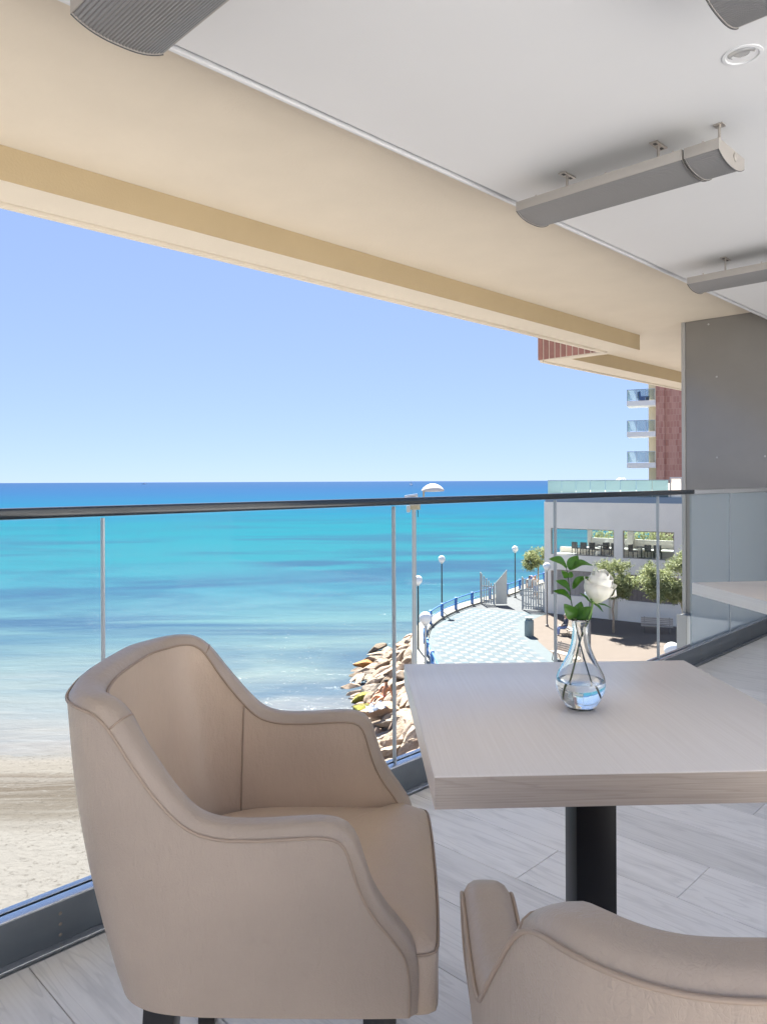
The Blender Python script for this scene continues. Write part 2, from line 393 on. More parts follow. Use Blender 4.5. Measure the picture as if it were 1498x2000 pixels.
# ------------------------------------------------------------------ terrace structure
terrace = dict(rz=RAIL)
fl = MB().box(-9, 6.74, -9.0, 2.06, -.30, -.016).build('floor', M('floor screed', (.80, .79, .775), .9), rz=RAIL)  # unseen rear stretch added and kept pale to bounce sunlight under the ceiling
tag(fl, kind='structure')
PW, PL = .2365, 1.2
plank_cache = {}
def plank_mesh(w, l):
    k = (round(w, 3), round(l, 3))
    if k not in plank_cache:
        o = MB().box(-w/2 + .0011, w/2 - .0011, -l/2 + .0011, l/2 - .0011, -.014, 0).build('floor_plank', plank_m, bevel=.0009, seg=1)
        plank_cache[k] = o.data; bpy.data.objects.remove(o)
    return plank_cache[k]
for k in range(-14, 20):
    s0 = 2.105 + k * PW
    d = .905 - .39 * k
    d = d - math.floor((d + 1.6) / PL) * PL - PL
    while d < 1.93:
        a, bb = max(d, -1.3), min(d + PL, 1.925)
        c = RF(s0 + PW/2, (a+bb)/2)
        if bb - a > .03 and c.y > -.5 and abs(c.x) < c.y * .75 + 1.2:
            link('floor_plank', plank_mesh(PW, bb - a), fl, (s0 + PW/2, (a+bb)/2, 0))
        d += PL
# slab edge of the terrace (outside the railing) and the building body below
bd = MB().box(-12, 6.74, -9.0, 1.90, -12, -.31).build('hotel_facade', M('hotel white render', (.66, .65, .63), .8, bmp=.2, bscale=30), rz=RAIL)
tag(bd, 'white rendered hotel facade below the terrace floor', 'building')

hb = MB().box(-9, 6.7, -6.3, -6.0, -.015, 3.2).build('bounce_wall', M('bounce wall', (.44, .435, .43), .8), rz=RAIL); tag(hb, 'unseen grey wall added behind the view to bounce sunlight', 'wall')  # unseen wall added behind the camera to throw sunlight back in
ce = MB().box(-6, 6.80, -.25, 1.985, 2.50, 2.62).build('ceiling', white_paint, rz=RAIL); tag(ce, kind='structure')
MB().box(-6, 6.80, 1.9855, 2.010, 2.535, 2.62).build('shadow_gap', groove_dark, ce)
MB().box(-6, 6.80, 2.0105, 2.0275, 2.499, 2.645).build('edge_trim', trim_white, ce, bevel=.003)
so = MB().box(-6, 6.95, 2.028, 3.3984, 2.651, 2.80).box(7.08, 16, 2.028, 4.167, 2.651, 2.80).box(6.951, 7.079, 2.028, 3.3984, 2.651, 2.80).build('soffit', cream, rz=RAIL); tag(so, kind='structure')
be = MB().box(-6, 6.95, 3.403, 3.66, 2.50, 3.6).box(-6, 6.95, 3.66, 3.685, 2.515, 3.6).box(-6, 6.95, 3.685, 3.72, 2.488, 3.6).build('beam', cream, rz=RAIL)
tag(be, kind='structure')
shaded_cream = M('cream stucco with painted shade', (.44, .345, .21), .75, spec=.3, var=.03, vscale=2.5, bmp=.35, bscale=90, bdist=.004)  # the beams' cream stucco, with its yellowish shade painted into the colour
MB().box(-6, 7.081, 3.3985, 3.4025, 2.5005, 2.6505).build('inner_face', shaded_cream, be)
b2 = MB().box(6.97, 7.08, 3.40, 4.17, 2.503, 3.6).box(6.97, 16, 4.171, 4.44, 2.503, 3.6).box(6.975, 16, 4.44, 4.455, 2.515, 3.6).box(6.97, 16, 4.455, 4.49, 2.49, 3.6).build('beam_return', cream, rz=RAIL)
tag(b2, kind='structure')
MB().box(7.0805, 16, 4.1675, 4.1705, 2.5035, 2.6505).build('inner_face', shaded_cream, b2)
terra = M('terracotta cladding tile', (.27, .125, .095), .6, var=.16, vscale=9, rand=.12, bmp=.15, bscale=60)
mortar = M('pale mortar', (.55, .48, .41), .9)
tb = MB().box(6.948, 6.9695, 3.721, 4.50, 2.512, 3.6).build('tile_backing', mortar, b2)
tile_me = MB().box(6.938, 6.947, -.027, .027, 2.514, 3.6).mesh('wall_tile', terra)
for i in range(11):
    link('wall_tile', tile_me, b2, (0, 3.757 + i * .0705, 0))

gw = empty('grey_wall', rz=RAIL)
tag(gw, 'tall grey metal clad wall closing the right end of the terrace', 'wall')
MB().box(6.81, 7.05, 1.35, 2.83, -.03, 2.65).build('cladding_panel', grey_panel, gw, bevel=.003)
MB().box(6.81, 7.05, -1.1, 1.346, -.03, 2.65).build('cladding_panel', grey_panel, gw, bevel=.003)
MB().box(6.80, 7.06, 2.831, 2.865, -.03, 2.65).build('edge_profile', grey_edge, gw, bevel=.004)
sc_me = MB().lathe([(.0001, .004), (.006, .0035), (.009, 0)], 10).mesh('screw', grey_edge, True)
for d, z in ((2.55, 2.12), (2.55, 1.40), (2.15, 1.40), (1.95, 1.40), (2.0, 2.6), (2.62, 2.6), (1.8, 2.2)):
    o = link('screw', sc_me, gw, (6.809, d, z)); o.rotation_euler = (0, R(-90), 0)
lw = MB().box(6.745, 12, 0, 2.88, -12, -.042).build('lower_wall', M('pale concrete', (.60, .60, .585), .8, var=.05, vscale=2)); lw.rotation_euler = (0, 0, RAIL)
tag(lw, 'pale concrete wall under the grey clad wall, beyond the railing', 'wall')
MB().box(6.735, 6.7445, 2.80, 2.89, -2.0, -.035).build('corner_profile', grey_edge, lw)

# ------------------------------------------------------------------ glass railing
rl = empty('glass_railing', rz=RAIL)
tag(rl, 'frameless glass railing with dark handrail along the terrace edge', 'railing')
seams = [-.245, .915, 2.075, 3.235, 4.395, 5.555, 6.715]
for a, b_, gm_ in ((-.245, .915, pane_m), (.915, 2.075, pane_m), (2.075, 3.235, pane_m), (3.235, 4.395, pane_m), (4.395, 4.889, pane_m), (4.881, 5.555, reflect_pane_m), (5.555, 6.715, reflect_pane_m)):
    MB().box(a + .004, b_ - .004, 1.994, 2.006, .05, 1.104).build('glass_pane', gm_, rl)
for a in seams[1:-1]:
    MB().box(a - .0022, a + .0022, 1.991, 2.008, .112, 1.102).build('joint', joint_m, rl)
MB().box(-.4, 4.885, 1.972, 2.028, 1.1075, 1.1355).build('handrail', rail_metal, rl, bevel=.003)
MB().box(4.887, 6.73, 1.978, 2.022, 1.106, 1.134).build('rail_cap', rail_light, rl, bevel=.003)
MB().box(-.4, 6.73, 1.962, 1.9925, 0, .107).box(-.4, 6.73, 2.0075, 2.04, -.05, .105).build('base_shoe', anthracite, rl, bevel=.002)
MB().box(-.4, 6.73, 1.960, 1.9926, .1075, .113).box(-.4, 6.73, 2.0074, 2.03, .1055, .111).build('shoe_cap', alu, rl, bevel=.001)
MB().box(-.4, 6.73, 1.936, 1.9615, -.012, .005).build('floor_strip', alu, rl, bevel=.001)
sm = MB().lathe([(.0001, .002), (.0035, .0018), (.0048, 0)], 8).mesh('screw', screw_m, True)
for s in (.78, 1.36, 1.94, 2.9, 3.6, 4.25, 4.6, 4.95, 5.3, 5.6, 5.9, 6.3):
    for z in (.078, .05, .022):
        o = link('screw', sm, rl, (s, 1.9615, z)); o.rotation_euler = (R(90), 0, 0)

# ------------------------------------------------------------------ heaters and downlight
def make_heater(label):
    h = empty('ceiling_heater', rz=RAIL)
    tag(h, label, 'heater', 'radiant heaters hanging from the white ceiling')
    W = .25; zt, zc = .040, .0           # local: x across (s), y along (D)
    def profile(n=24, ribs=True):
        pts = []
        for i in range(n + 1):
            t = i / n; x = -W/2 + W * t
            z = -.028 * (1 - abs(2*t - 1) ** 2.6) - .002
            pts.append((x, z))
        return pts
    def body(y0, y1, name, m):
        n = 84; P = profile(n)
        b = MB()
        vs = []
        for y in (y0, y1):
            for i, (x, z) in enumerate(P):
                vs.append((x, y, z + (.0036 if i % 3 == 2 else 0)))
        b.add(vs, [(i, i+1, n+1+i+1, n+1+i) for i in range(n)])
        return b.build(name, m, h)
    def casing(y0, y1):
        b = MB(); hh = .034
        for sx in (-1, 1):
            x0, x1 = sorted((sx * W/2, sx * (W/2 - .004)))
            b.box(x0, x1, y0, y1, -.004, hh)
        b.box(-W/2 + .0041, W/2 - .0041, y0 + .001, y1 - .001, hh - .006, hh - .0005)
        b.build('casing', heater_top, h, bevel=.001)
        for i, y in enumerate((y0, y1)):
            P = profile(16)
            e = MB(); dy = .004 if i else -.004
            top = [(-W/2, hh), (W/2, hh)]
            loop = [(x, z - .003) for x, z in P] + [(W/2, hh), (-W/2, hh)]
            m = len(loop)
            e.add([(x, y, z) for x, z in loop] + [(x, y + dy, z) for x, z in loop],
                  [tuple(range(m)), tuple(reversed(range(m, 2*m)))] + [(k, m+k, m+(k+1) % m, (k+1) % m) for k in range(m)])
            e.build('end_cap', heater_top, h)
            MB().tube([(x, y + dy * .5, z - .0032) for x, z in P], .0022, 5).build('end_trim', groove_dark, h)
    body(-.29, .42, 'ribbed_front', heater_rib); casing(-.29, .42)
    body(-.42, -.305, 'ribbed_front', heater_rib); casing(-.42, -.305)
    MB().lathe([(.0001, .006), (.012, .006), (.016, .003), (.016, 0)], 14).build('control_knob', heater_top, h, smooth=True, sharp=40, loc=(.03, -.4245, .012)).rotation_euler = (R(90), 0, 0)
    for y in (.25, -.15, -.38):
        bw = .045 if y > -.3 else .018
        br = MB().box(-bw, bw, y - .016, y + .016, .130, .1349).build('ceiling_bracket', steel, h)
        MB().tube([(0, y, .032), (0, y, .131)], .0055, 8).build('rod', steel, br)
        for x in (-.036, .018) if y > -.3 else (): MB().box(x, x + .018, y - .006, y + .006, .1285, .1302).build('slot', groove_dark, br)
    for y in (.34, .02, -.29 + .04, -.36):
        MB().tube([(-.10, y, .033), (-.10, y, .048)], .004, 6).build('bolt', steel, h)
    return h
def place_heater(h, s, d): h.location = RF(s, d, 2.365)
h0 = make_heater('ribbed heater seen from below, overhanging the cream soffit, cut off by the photo edge'); place_heater(h0, .89, 1.415)
for lab, s, d in (('long ribbed grey heater with its knob end in full view', 2.80, 1.415),
                  ('ribbed heater above the grey wall, its knob end out of sight', 4.52, 1.39),
                  ('tip of a ribbed heater beside the round downlight', 1.875, .27)):
    place_heater(copy_tree(h0, label=lab), s, d)
dl = empty('downlight', RF(2.39, .814, 2.5)); tag(dl, 'round white recessed downlight in the white ceiling', 'ceiling light')
MB().lathe([(.0445, .02), (.0455, -.001), (.048, -.004), (.057, -.003), (.0585, .001)], 40).build('trim_ring', trim_white, dl, smooth=True, sharp=50)
o = MB().lathe([(.0001, -.003), (.015, -.0025), (.024, .0015), (.030, .003), (.032, -.002), (.041, .002), (.0448, .006)], 36).build('lamp_lens', M('downlight lens', (.55, .55, .54), .12, .4, .8), dl, smooth=True)
o.rotation_euler = (R(9), R(-8), 0)

# ------------------------------------------------------------------ armchairs
def cr_spline(P, n):
    """Catmull-Rom through P, resampled to n points evenly by length"""
    P = [Vector(p) for p in P]; out = []
    for i in range(len(P) - 1):
        p0 = P[i-1] if i else P[0] * 2 - P[1]; p1, p2 = P[i], P[i+1]; p3 = P[i+2] if i + 2 < len(P) else P[i+1] * 2 - P[i]
        for k in range(16):
            t = k / 16
            out.append(.5 * ((2*p1) + (p2-p0)*t + (2*p0-5*p1+4*p2-p3)*t*t + (3*p1-p0-3*p2+p3)*t**3))
    out.append(P[-1])
    L = [0]
    for a, b in zip(out, out[1:]): L.append(L[-1] + (b - a).length)
    res = []; j = 0
    for i in range(n):
        d = L[-1] * i / (n - 1)
        while j < len(out) - 2 and L[j+1] < d: j += 1
        t = (d - L[j]) / max(1e-9, L[j+1] - L[j]); res.append(out[j].lerp(out[j+1], min(1, max(0, t))))
    return res, L[-1]

def make_chair(label):
    root = empty('armchair')
    tag(root, label, 'armchair', 'beige leather armchairs round the square tables')
    plan, PLEN = cr_spline([(0, -.315), (.10, -.312), (.19, -.296), (.250, -.258), (.283, -.198), (.297, -.11), (.30, .02), (.298, .19), (.294, .30)], 160)
    def plan_at(p):
        f = max(0, min(1, p / PLEN)) * 159; i = min(158, int(f)); return plan[i].lerp(plan[i+1], f - i)
    def p_of_y(y):
        for i in range(159):
            if plan[i].y <= y <= plan[i+1].y:
                return PLEN * (i + (y - plan[i].y) / max(1e-9, plan[i+1].y - plan[i].y)) / 159
        return PLEN if y > 0 else 0
    ZB = .355
    ctrl = [(0, .842), (.10, .841), (.18, .836), (p_of_y(-.245), .834), (p_of_y(-.21), .826), (p_of_y(-.184), .803)]
    ctrl += [(p_of_y(y), z) for y, z in ((-.152, .757), (-.11, .704), (-.065, .664), (-.015, .648), (.05, .646), (.12, .650), (.155, .650), (.178, .643), (.190, .624), (.198, .598), (.213, .554), (.235, .516), (.260, .483), (.278, .452), (.284, .41), (.284, ZB + .002))]
    NB = 96
    B, BL = cr_spline([(p, z, 0) for p, z in ctrl], NB)
    pc = p_of_y(.184); icor = min(range(NB), key=lambda i: abs(B[i].x - pc) + (0 if B[i].y > .6 else 9))
    pend = p_of_y(.284)
    Cc = []
    for i in range(NB):
        if i <= icor: Cc.append(B[i].x * .90)
        else: Cc.append(B[icor].x * .90 + (pend - B[icor].x * .90) * (i - icor) / (NB - 1 - icor))
    def pos(p, z, off):
        q = plan_at(p); q2 = plan_at(p + .004); q1 = plan_at(max(0, p - .004)) if p > .004 else Vector((-plan_at(.004).x, plan_at(.004).y))
        t = (q2 - q1)
        t = Vector((t.x, t.y)).normalized(); n = Vector((t.y, -t.x))       # outward
        f = max(0, min(1, (z - ZB) / .48))
        lean = f ** .9
        x = q.x * (.935 + .065 * min(1, f * 1.35)); y = q.y
        if y < 0: y *= (.70 + .30 * lean)
        bul = .012 * math.sin(math.pi * min(1, max(0, f))) 
        return Vector((x + n.x * (bul - off), y + n.y * (bul - off), z))
    T = .064; MV = 18
    def sheet(off, z0, name, mat, flip):
        b = MB(); vs = []
        cols = [(-1, i) for i in range(NB - 1, 0, -1)] + [(1, i) for i in range(NB)]
        for sgn, i in cols:
            for j in range(MV + 1):
                v = j / MV
                p = Cc[i] * (1 - v) + B[i].x * v; z = z0 * (1 - v) + B[i].y * v
                if z0 > ZB and B[i].y < z0: z = B[i].y
                q = pos(p, z, off); vs.append((q.x * sgn, q.y, q.z))
        n = len(cols); w = MV + 1
        fs = [(a*w + j, (a+1)*w + j, (a+1)*w + j + 1, a*w + j + 1) for a in range(n-1) for j in range(MV)]
        if flip: fs = [tuple(reversed(f)) for f in fs]
        b.add(vs, fs); return b.build(name, mat, root, smooth=True)
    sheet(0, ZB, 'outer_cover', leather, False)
    sheet(T, ZB, 'inner_cover', leather_lit, True)
    # rim band between the two covers
    def bnormal(i):
        a, c = B[max(0, i-1)], B[min(NB-1, i+1)]; t = (c - a).normalized(); return (-t.y, t.x) if True else None
    b = MB(); vs = []; K = 8
    cols = [(-1, i) for i in range(NB - 1, 0, -1)] + [(1, i) for i in range(NB)]
    for sgn, i in cols:
        nx_, nz_ = bnormal(i)
        if nz_ < 0 and B[i].y > .7: nx_, nz_ = -nx_, -nz_
        for k in range(K + 1):
            t = k / K; h = .018 * (1 - (2*t - 1) ** 4)
            q = pos(B[i].x + nx_ * h, B[i].y + nz_ * h, T * t); vs.append((q.x * sgn, q.y, q.z))
    w = K + 1
    b.add(vs, [(a*w + k, (a+1)*w + k, (a+1)*w + k + 1, a*w + k + 1) for a in range(len(cols)-1) for k in range(K)])
    b.build('rim_band', leather, root, smooth=True)
    def rim_path(off, dz=.002):
        out = []
        for sgn, i in cols:
            q = pos(B[i].x, B[i].y, off); out.append((q.x * sgn, q.y, q.z + dz))
        return out
    MB().tube(rim_path(-.0008), .0025, 8).build('piping', piping_m, root, smooth=True)
    MB().tube(rim_path(T + .0008), .0025, 8).build('piping', piping_m, root, smooth=True)
    for sgn in (-1, 1):                                             # seams where the back meets each arm
        i0 = min(range(NB), key=lambda i: abs(B[i].y - .69) + (0 if B[i].x < pc else 9))
        pts = []
        for j in range(15):
            v = 1 - j / 14 * .86; p = Cc[i0]*1.02 * (1 - v) + B[i0].x * v; z = ZB * (1 - v) + B[i0].y * v
            q = pos(p, z, T + .0015); pts.append((q.x * sgn, q.y, q.z))
        MB().tube(pts, .0018, 6).build('seam', piping_m, root, smooth=True)
        i1 = min(range(NB), key=lambda i: abs(B[i].y - .808) + (0 if B[i].x < pc else 9))
        nx_, nz_ = bnormal(i1); pts = []
        for k in range(9):
            t = k / 8; h = .0185 * (1 - (2*t - 1) ** 4)
            q = pos(B[i1].x + nx_ * h, B[i1].y + nz_ * h, T * t); pts.append((q.x * sgn, q.y, q.z))
        MB().tube(pts, .0016, 6).build('seam', piping_m, root, smooth=True)
    # seat cushion
    half = [(0, -.185), (.10, -.18), (.17, -.15), (.213, -.09), (.232, -.02), (.234, .10), (.234, .22), (.238, .262), (.252, .272), (.262, .282), (.263, .305), (.256, .322), (.235, .331), (.12, .336), (0, .337)]
    ring, _ = cr_spline([(x, y, 0) for x, y in half], 64)
    loop = [Vector((q.x, q.y)) for q in ring] + [Vector((-q.x, q.y)) for q in ring[-2:0:-1]]
    n = len(loop); b = MB(); cx, cyy = 0, .07
    rows = [(1.0, .352), (1.0, .40), (1.004, .43), (1.0, .452), (.985, .461), (.95, .468), (.85, .477), (.7, .483), (.5, .488), (.25, .491), (.02, .492)]
    vs = []
    for k, z in rows:
        for q in loop: vs.append((cx + (q.x - cx) * k, cyy + (q.y - cyy) * k, z - (.010 if q.y > .25 and k > .9 and z > .44 else 0)))
    b.add(vs, [(r*n + i, r*n + (i+1) % n, (r+1)*n + (i+1) % n, (r+1)*n + i) for r in range(len(rows)-1) for i in range(n)] + [tuple(reversed(range(n)))])
    st = b.build('seat', leather_lit, root, smooth=True)
    fr_ = [q for q in ring if q.y > .262]
    fr_ = [Vector((-q.x, q.y)) for q in fr_] + [Vector((q.x, q.y)) for q in reversed(fr_)][1:]
    front = [(q.x * 1.002, cyy + (q.y - cyy) * 1.002, .447) for q in fr_]
    MB().tube(front, .0023, 6).build('piping', piping_m, st, smooth=True)
    for x, y in ((.205, .235), (-.205, .235), (.185, -.13), (-.185, -.13)):
        b = MB(); o = .028; oo = .018; sx = .012 if y < 0 else 0
        vs = [(x + a*o, y + c*o, .358) for a, c in ((-1,-1),(1,-1),(1,1),(-1,1))] + [(x + a*oo + (.01 if x > 0 else -.01), y + c*oo - (.03 if y < 0 else -.005), 0) for a, c in ((-1,-1),(1,-1),(1,1),(-1,1))]
        b.add(vs, [(0,1,2,3),(7,6,5,4),(0,4,5,1),(1,5,6,2),(2,6,7,3),(3,7,4,0)])
        b.build('leg', black_m, root, bevel=.002)
    return root
ch = make_chair('beige leather tub armchair by the railing, seen from its side')
ch.location = (-.24, 1.45, 0); ch.rotation_euler = (0, 0, R(-91.5))
copy_tree(ch, (.405, .815, 0), R(-1.5), 'beige leather armchair seen from behind, in front of the table')

# ------------------------------------------------------------------ tables
def make_table(label, w=.70, d=.70):
    t = empty('square_table'); tag(t, label, 'table')
    tp = MB().box(-w/2 + .0012, w/2 - .0012, -d/2 + .0012, d/2 - .0012, .701, .75).build('table_top', table_m, t, bevel=.0012)
    eb = MB().box(-w/2, w/2, -d/2 - .0002, -d/2 + .0011, .7005, .7485).build('edge_band', edge_shade_m, t)
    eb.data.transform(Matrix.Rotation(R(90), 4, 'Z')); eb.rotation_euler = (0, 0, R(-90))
    MB().box(-w/2 - .0002, -w/2 + .0011, -d/2 + .0015, d/2, .7005, .7485).build('edge_band', table_m, t)
    MB().box(-.04, .04, -.04, .04, .012, .70).build('column', black_steel, t, bevel=.003)
    MB().box(-.20, .20, -.20, .20, 0, .011).build('base_plate', black_steel, t, bevel=.002)
    MB().box(-.16, .16, -.16, .16, .696, .7004).build('mounting_plate', black_steel, t)
    return t
t1 = make_table('pale wood square table holding the rose vase'); t1.location = (.412, 1.492, 0); t1.rotation_euler = (0, 0, R(2.2))
t2 = make_table('pale wood table in front of the pale glass panes, mostly cut off'); t2.location = (1.742, 2.955, 0); t2.rotation_euler = (0, 0, R(7.4))

# ------------------------------------------------------------------ vase, rose, leafy sprig
VX, VY, VZ = .387, 1.466, .75
va = empty('glass_vase', (VX, VY, VZ)); tag(va, 'small clear glass bud vase half full of water on the table', 'vase')
prof_o, _ = cr_spline([(.0215, 0), (.027, .003), (.038, .018), (.0465, .038), (.048, .053), (.0445, .068), (.036, .085), (.0262, .105), (.0195, .124), (.0165, .143), (.0158, .158), (.0168, .170), (.0195, .177)], 44)
outer = [(p.x, p.y) for p in prof_o]
inner = [(max(.001, p.x - .0022), max(.0065, p.y)) for p in prof_o]
MB().lathe([(.0005, .0015), (.016, .001)] + outer + [(outer[-1][0] - .001, outer[-1][1] + .0012)] + list(reversed(inner)) + [(.0005, .0065)], 56).build('glass_body', real_glass('vase glass', (.985, 1, .995)), va, smooth=True)
WL = .056
wp = [(r + .0006, z) for r, z in inner if z <= WL]
wp = [(.0005, .0060)] + wp + [(wp[-1][0], WL), (wp[-1][0] - .0015, WL - .0006), (.0005, WL - .0006)]
MB().lathe(wp, 56).build('water', real_glass('vase water', (.97, .99, 1), 1.33), va, smooth=True, sharp=50)
def zc(x, y, d=0): return Vector(((x - 697) * .000192, d, (1745 - y) * .000192))
def leaf_material():
    m, nt, b = new_mat('ruscus leaf')
    tc = nd(nt, 'ShaderNodeTexCoord'); n = noise(nt, tc.outputs['Object'], 60, 3)
    c = mixc(nt, n, (.022, .085, .010), (.055, .16, .02))
    nt.links.new(c, b.inputs['Base Color']); b.inputs['Roughness'].default_value = .33; b.inputs['Specular IOR Level'].default_value = .5
    tl = nd(nt, 'ShaderNodeBsdfTranslucent'); tl.inputs[0].default_value = (.16, .36, .03, 1)
    mx = nd(nt, 'ShaderNodeMixShader'); mx.inputs[0].default_value = .38
    out = nt.nodes['Material Output']
    nt.links.new(b.outputs[0], mx.inputs[1]); nt.links.new(tl.outputs[0], mx.inputs[2]); nt.links.new(mx.outputs[0], out.inputs[0])
    return m
leaf_m = leaf_material(); stem_d = M('dark stem', (.035, .05, .018), .5); stem_g = M('green rose stem', (.13, .24, .045), .45, var=.15, vscale=60)
def leaf_mb(base, tip, width, nrm, arch=.012, fold=.25):
    base, tip, nrm = Vector(base), Vector(tip), Vector(nrm).normalized()
    d = tip - base; L = d.length; d.normalize(); sd = d.cross(nrm).normalized(); nn = sd.cross(d).normalized()
    b = MB(); vs = []; NU, NV = 12, 6
    for i in range(NU + 1):
        t = i / NU; wv = width * math.sin(math.pi * min(1, t ** .85)) ** .75 * (1 - .25 * t)
        if i in (0, NU): wv = .0004
        for j in range(NV + 1):
            u = j / NV * 2 - 1
            p = base + d * (L * t) + sd * (u * wv / 2) + nn * (arch * math.sin(math.pi * t) + fold * abs(u) ** 1.4 * wv / 2 + .0008 * math.sin(9 * t + 3 * u))
            vs.append(p)
    b.add(vs, [(i*(NV+1)+j, i*(NV+1)+j+1, (i+1)*(NV+1)+j+1, (i+1)*(NV+1)+j) for i in range(NU) for j in range(NV)])
    return b
sp = empty('leafy_sprig', (VX, VY, VZ)); tag(sp, 'green leafy sprig with dark stem standing in the vase', 'plant')
pts, _ = cr_spline([zc(558, 290, .004), zc(580, 400, .006), zc(610, 640, .006), zc(645, 820, .004), zc(668, 960, .002), zc(700, 1110, 0), zc(750, 1300, -.004), zc(800, 1480, -.01), zc(850, 1600, -.012)], 40)
MB().tube(pts, [.0009 + .0008 * i / 39 for i in range(40)], 7).build('stem', stem_d, sp, smooth=True)
for bx, by, tx, ty, w, n, ar, dd in (
    (566, 300, 368, 204, .021, (-.15, -.62, .8), .006, -.006), (588, 322, 692, 178, .019, (-.2, -.8, .55), .004, .012), (594, 326, 826, 276, .017, (.1, -.55, .85), .011, .0),
    (574, 404, 492, 316, .011, (-.3, -.85, .3), .002, -.012), (578, 402, 628, 346, .010, (.3, -.9, .3), .002, .010), (600, 540, 436, 426, .019, (-.25, -.6, .75), .004, -.008), (622, 522, 796, 396, .014, (.1, -.5, .85), .010, .004),
    (612, 640, 404, 530, .018, (-.2, -.55, .8), .006, -.008), (650, 826, 520, 664, .023, (-.35, -.8, .5), .003, -.008), (662, 836, 716, 652, .021, (-.3, -.85, .45), .002, .006), (672, 838, 812, 700, .027, (.25, -.9, .35), .003, -.002)):
    leaf_mb(zc(bx, by, .004), zc(tx, ty, dd), w * 1.3, n, ar).build('leaf', leaf_m, sp, smooth=True)
rs = empty('white_rose', (VX, VY, VZ)); tag(rs, 'single white rose on a green stem in the glass vase', 'flower')
pts, _ = cr_spline([zc(806, 640, -.012), zc(790, 740, -.012), zc(742, 880, -.008), zc(690, 1060, 0), zc(660, 1220, .004), zc(622, 1380, .006), zc(580, 1520, .004), zc(542, 1640, 0)], 40)
MB().tube(pts, [.0022 - .0004 * i / 39 for i in range(40)], 9).build('stem', stem_g, rs, smooth=True)
def petal_material():
    m, nt, b = new_mat('rose petal')
    tc = nd(nt, 'ShaderNodeTexCoord'); s_ = nd(nt, 'ShaderNodeSeparateXYZ'); nt.links.new(tc.outputs['Object'], s_.inputs[0])
    g = ramp(nt, math_n(nt, 'MULTIPLY', math_n(nt, 'ADD', s_.outputs[2], .030), 20.), [(0, (.58, .64, .36)), (.35, (.80, .79, .66)), (1, (.84, .82, .73))])
    nt.links.new(g, b.inputs['Base Color']); b.inputs['Roughness'].default_value = .55; b.inputs['Specular IOR Level'].default_value = .25
    b.inputs['Subsurface Weight'].default_value = .25; b.inputs['Subsurface Scale'].default_value = .004; b.inputs['Subsurface Radius'].default_value = (1, .9, .6)
    bump(nt, b, noise(nt, coords(nt, (40, 40, 8)), 6, 3), .12, .0015)
    return m
petal_m = petal_material()
bloom = empty('bloom'); bloom.parent = rs; bloom.location = zc(868, 505, -.012); bloom.rotation_euler = (R(10), R(13), 0)
def petal(rad, h, a0, span, lean, curl, tip, rnd):
    b = MB(); vs = []; NU, NV = 12, 14
    for i in range(NV + 1):
        v = i / NV
        for j in range(NU + 1):
            u = j / NU * 2 - 1
            vv = v * (1 - .10 * abs(u) ** 3)
            z = -.030 + h * vv
            r = rad * (.20 + .80 * math.sin(min(math.pi/2, vv * 2.1))) * (1 - lean * max(0, vv - .4))
            r += curl * max(0, vv - .76) ** 1.5 + .0009 * math.sin(7 * u + rnd) * v
            a = a0 + u * span * math.sin(math.pi * min(1, .18 + .62 * vv)) 
            vs.append((r * math.cos(a), r * math.sin(a), z + tip * (1 - abs(u)) * max(0, v - .8)))
    b.add(vs, [(i*(NU+1)+j, i*(NU+1)+j+1, (i+1)*(NU+1)+j+1, (i+1)*(NU+1)+j) for i in range(NV) for j in range(NU)])
    return b.build('petal', petal_m, bloom, smooth=True)
prng = random.Random(4)
for k, (n, rad, h, span, lean, curl) in enumerate(((4, .0290, .046, 1.35, .10, .045), (4, .0272, .058, 1.4, .50, .022), (4, .0215, .0655, 1.45, .72, .005), (3, .0150, .0655, 1.6, .62, .003), (3, .0085, .063, 1.7, .4, .002))):
    for i in range(n):
        petal(rad * prng.uniform(.96, 1.04), h * prng.uniform(.95, 1.03), 2*math.pi * (i + .37*k) / n + prng.uniform(-.12, .12), span, lean, curl, .004, prng.uniform(0, 6))
lp = leaf_mb(zc(960, 585, -.02), zc(1020, 505, -.026), .013, (.7, -.6, .3), .004, .5).build('petal', petal_m, rs, smooth=True)
for bx, by, tx, ty, w, dd in ((780, 640, 672, 545, .006, -.014), (815, 650, 892, 730, .006, -.026), (850, 655, 985, 697, .004, -.02), (800, 648, 760, 600, .007, -.022)):
    leaf_mb(zc(bx, by, -.012), zc(tx, ty, dd), w, (0, -.8, .5), .003).build('sepal', leaf_m, rs, smooth=True)
MB().sphere(zc(808, 640, -.012), .0052, 12, 8, (1, 1, .9)).build('hip', stem_g, rs, smooth=True)

# ------------------------------------------------------------------ promenade
PZ = -8.4
edge = [(40, 92), (24, 78.5), (15.5, 70.2), (10.6, 62.6), (8.5, 59.7), (6.76, 57.3), (5.29, 54.8), (3.97, 51.9), (3.05, 49.2), (2.6, 46.4), (2.36, 43.5), (2.32, 40.9), (2.40, 38.3), (2.52, 35.4), (2.6, 32.5), (2.55, 29), (2.4, 24), (2.1, 12)]
ES, ELEN = cr_spline([(x, y, 0) for x, y in edge], 400)
def edge_at(d):
    f = max(0, min(.9999, d / ELEN)) * 399; i = int(f); return ES[i].lerp(ES[i+1], f - i)
def edge_n(d):                                       # towards the sea
    t = (edge_at(d + .2) - edge_at(d - .2)).normalized(); return Vector((t.y, -t.x, 0))
stone_pale = M('pale coping stone', (0.2545, 0.2393, 0.2083), .85, var=.08, vscale=3, bmp=.2, bscale=20, spec=.08)
paving_beige = None
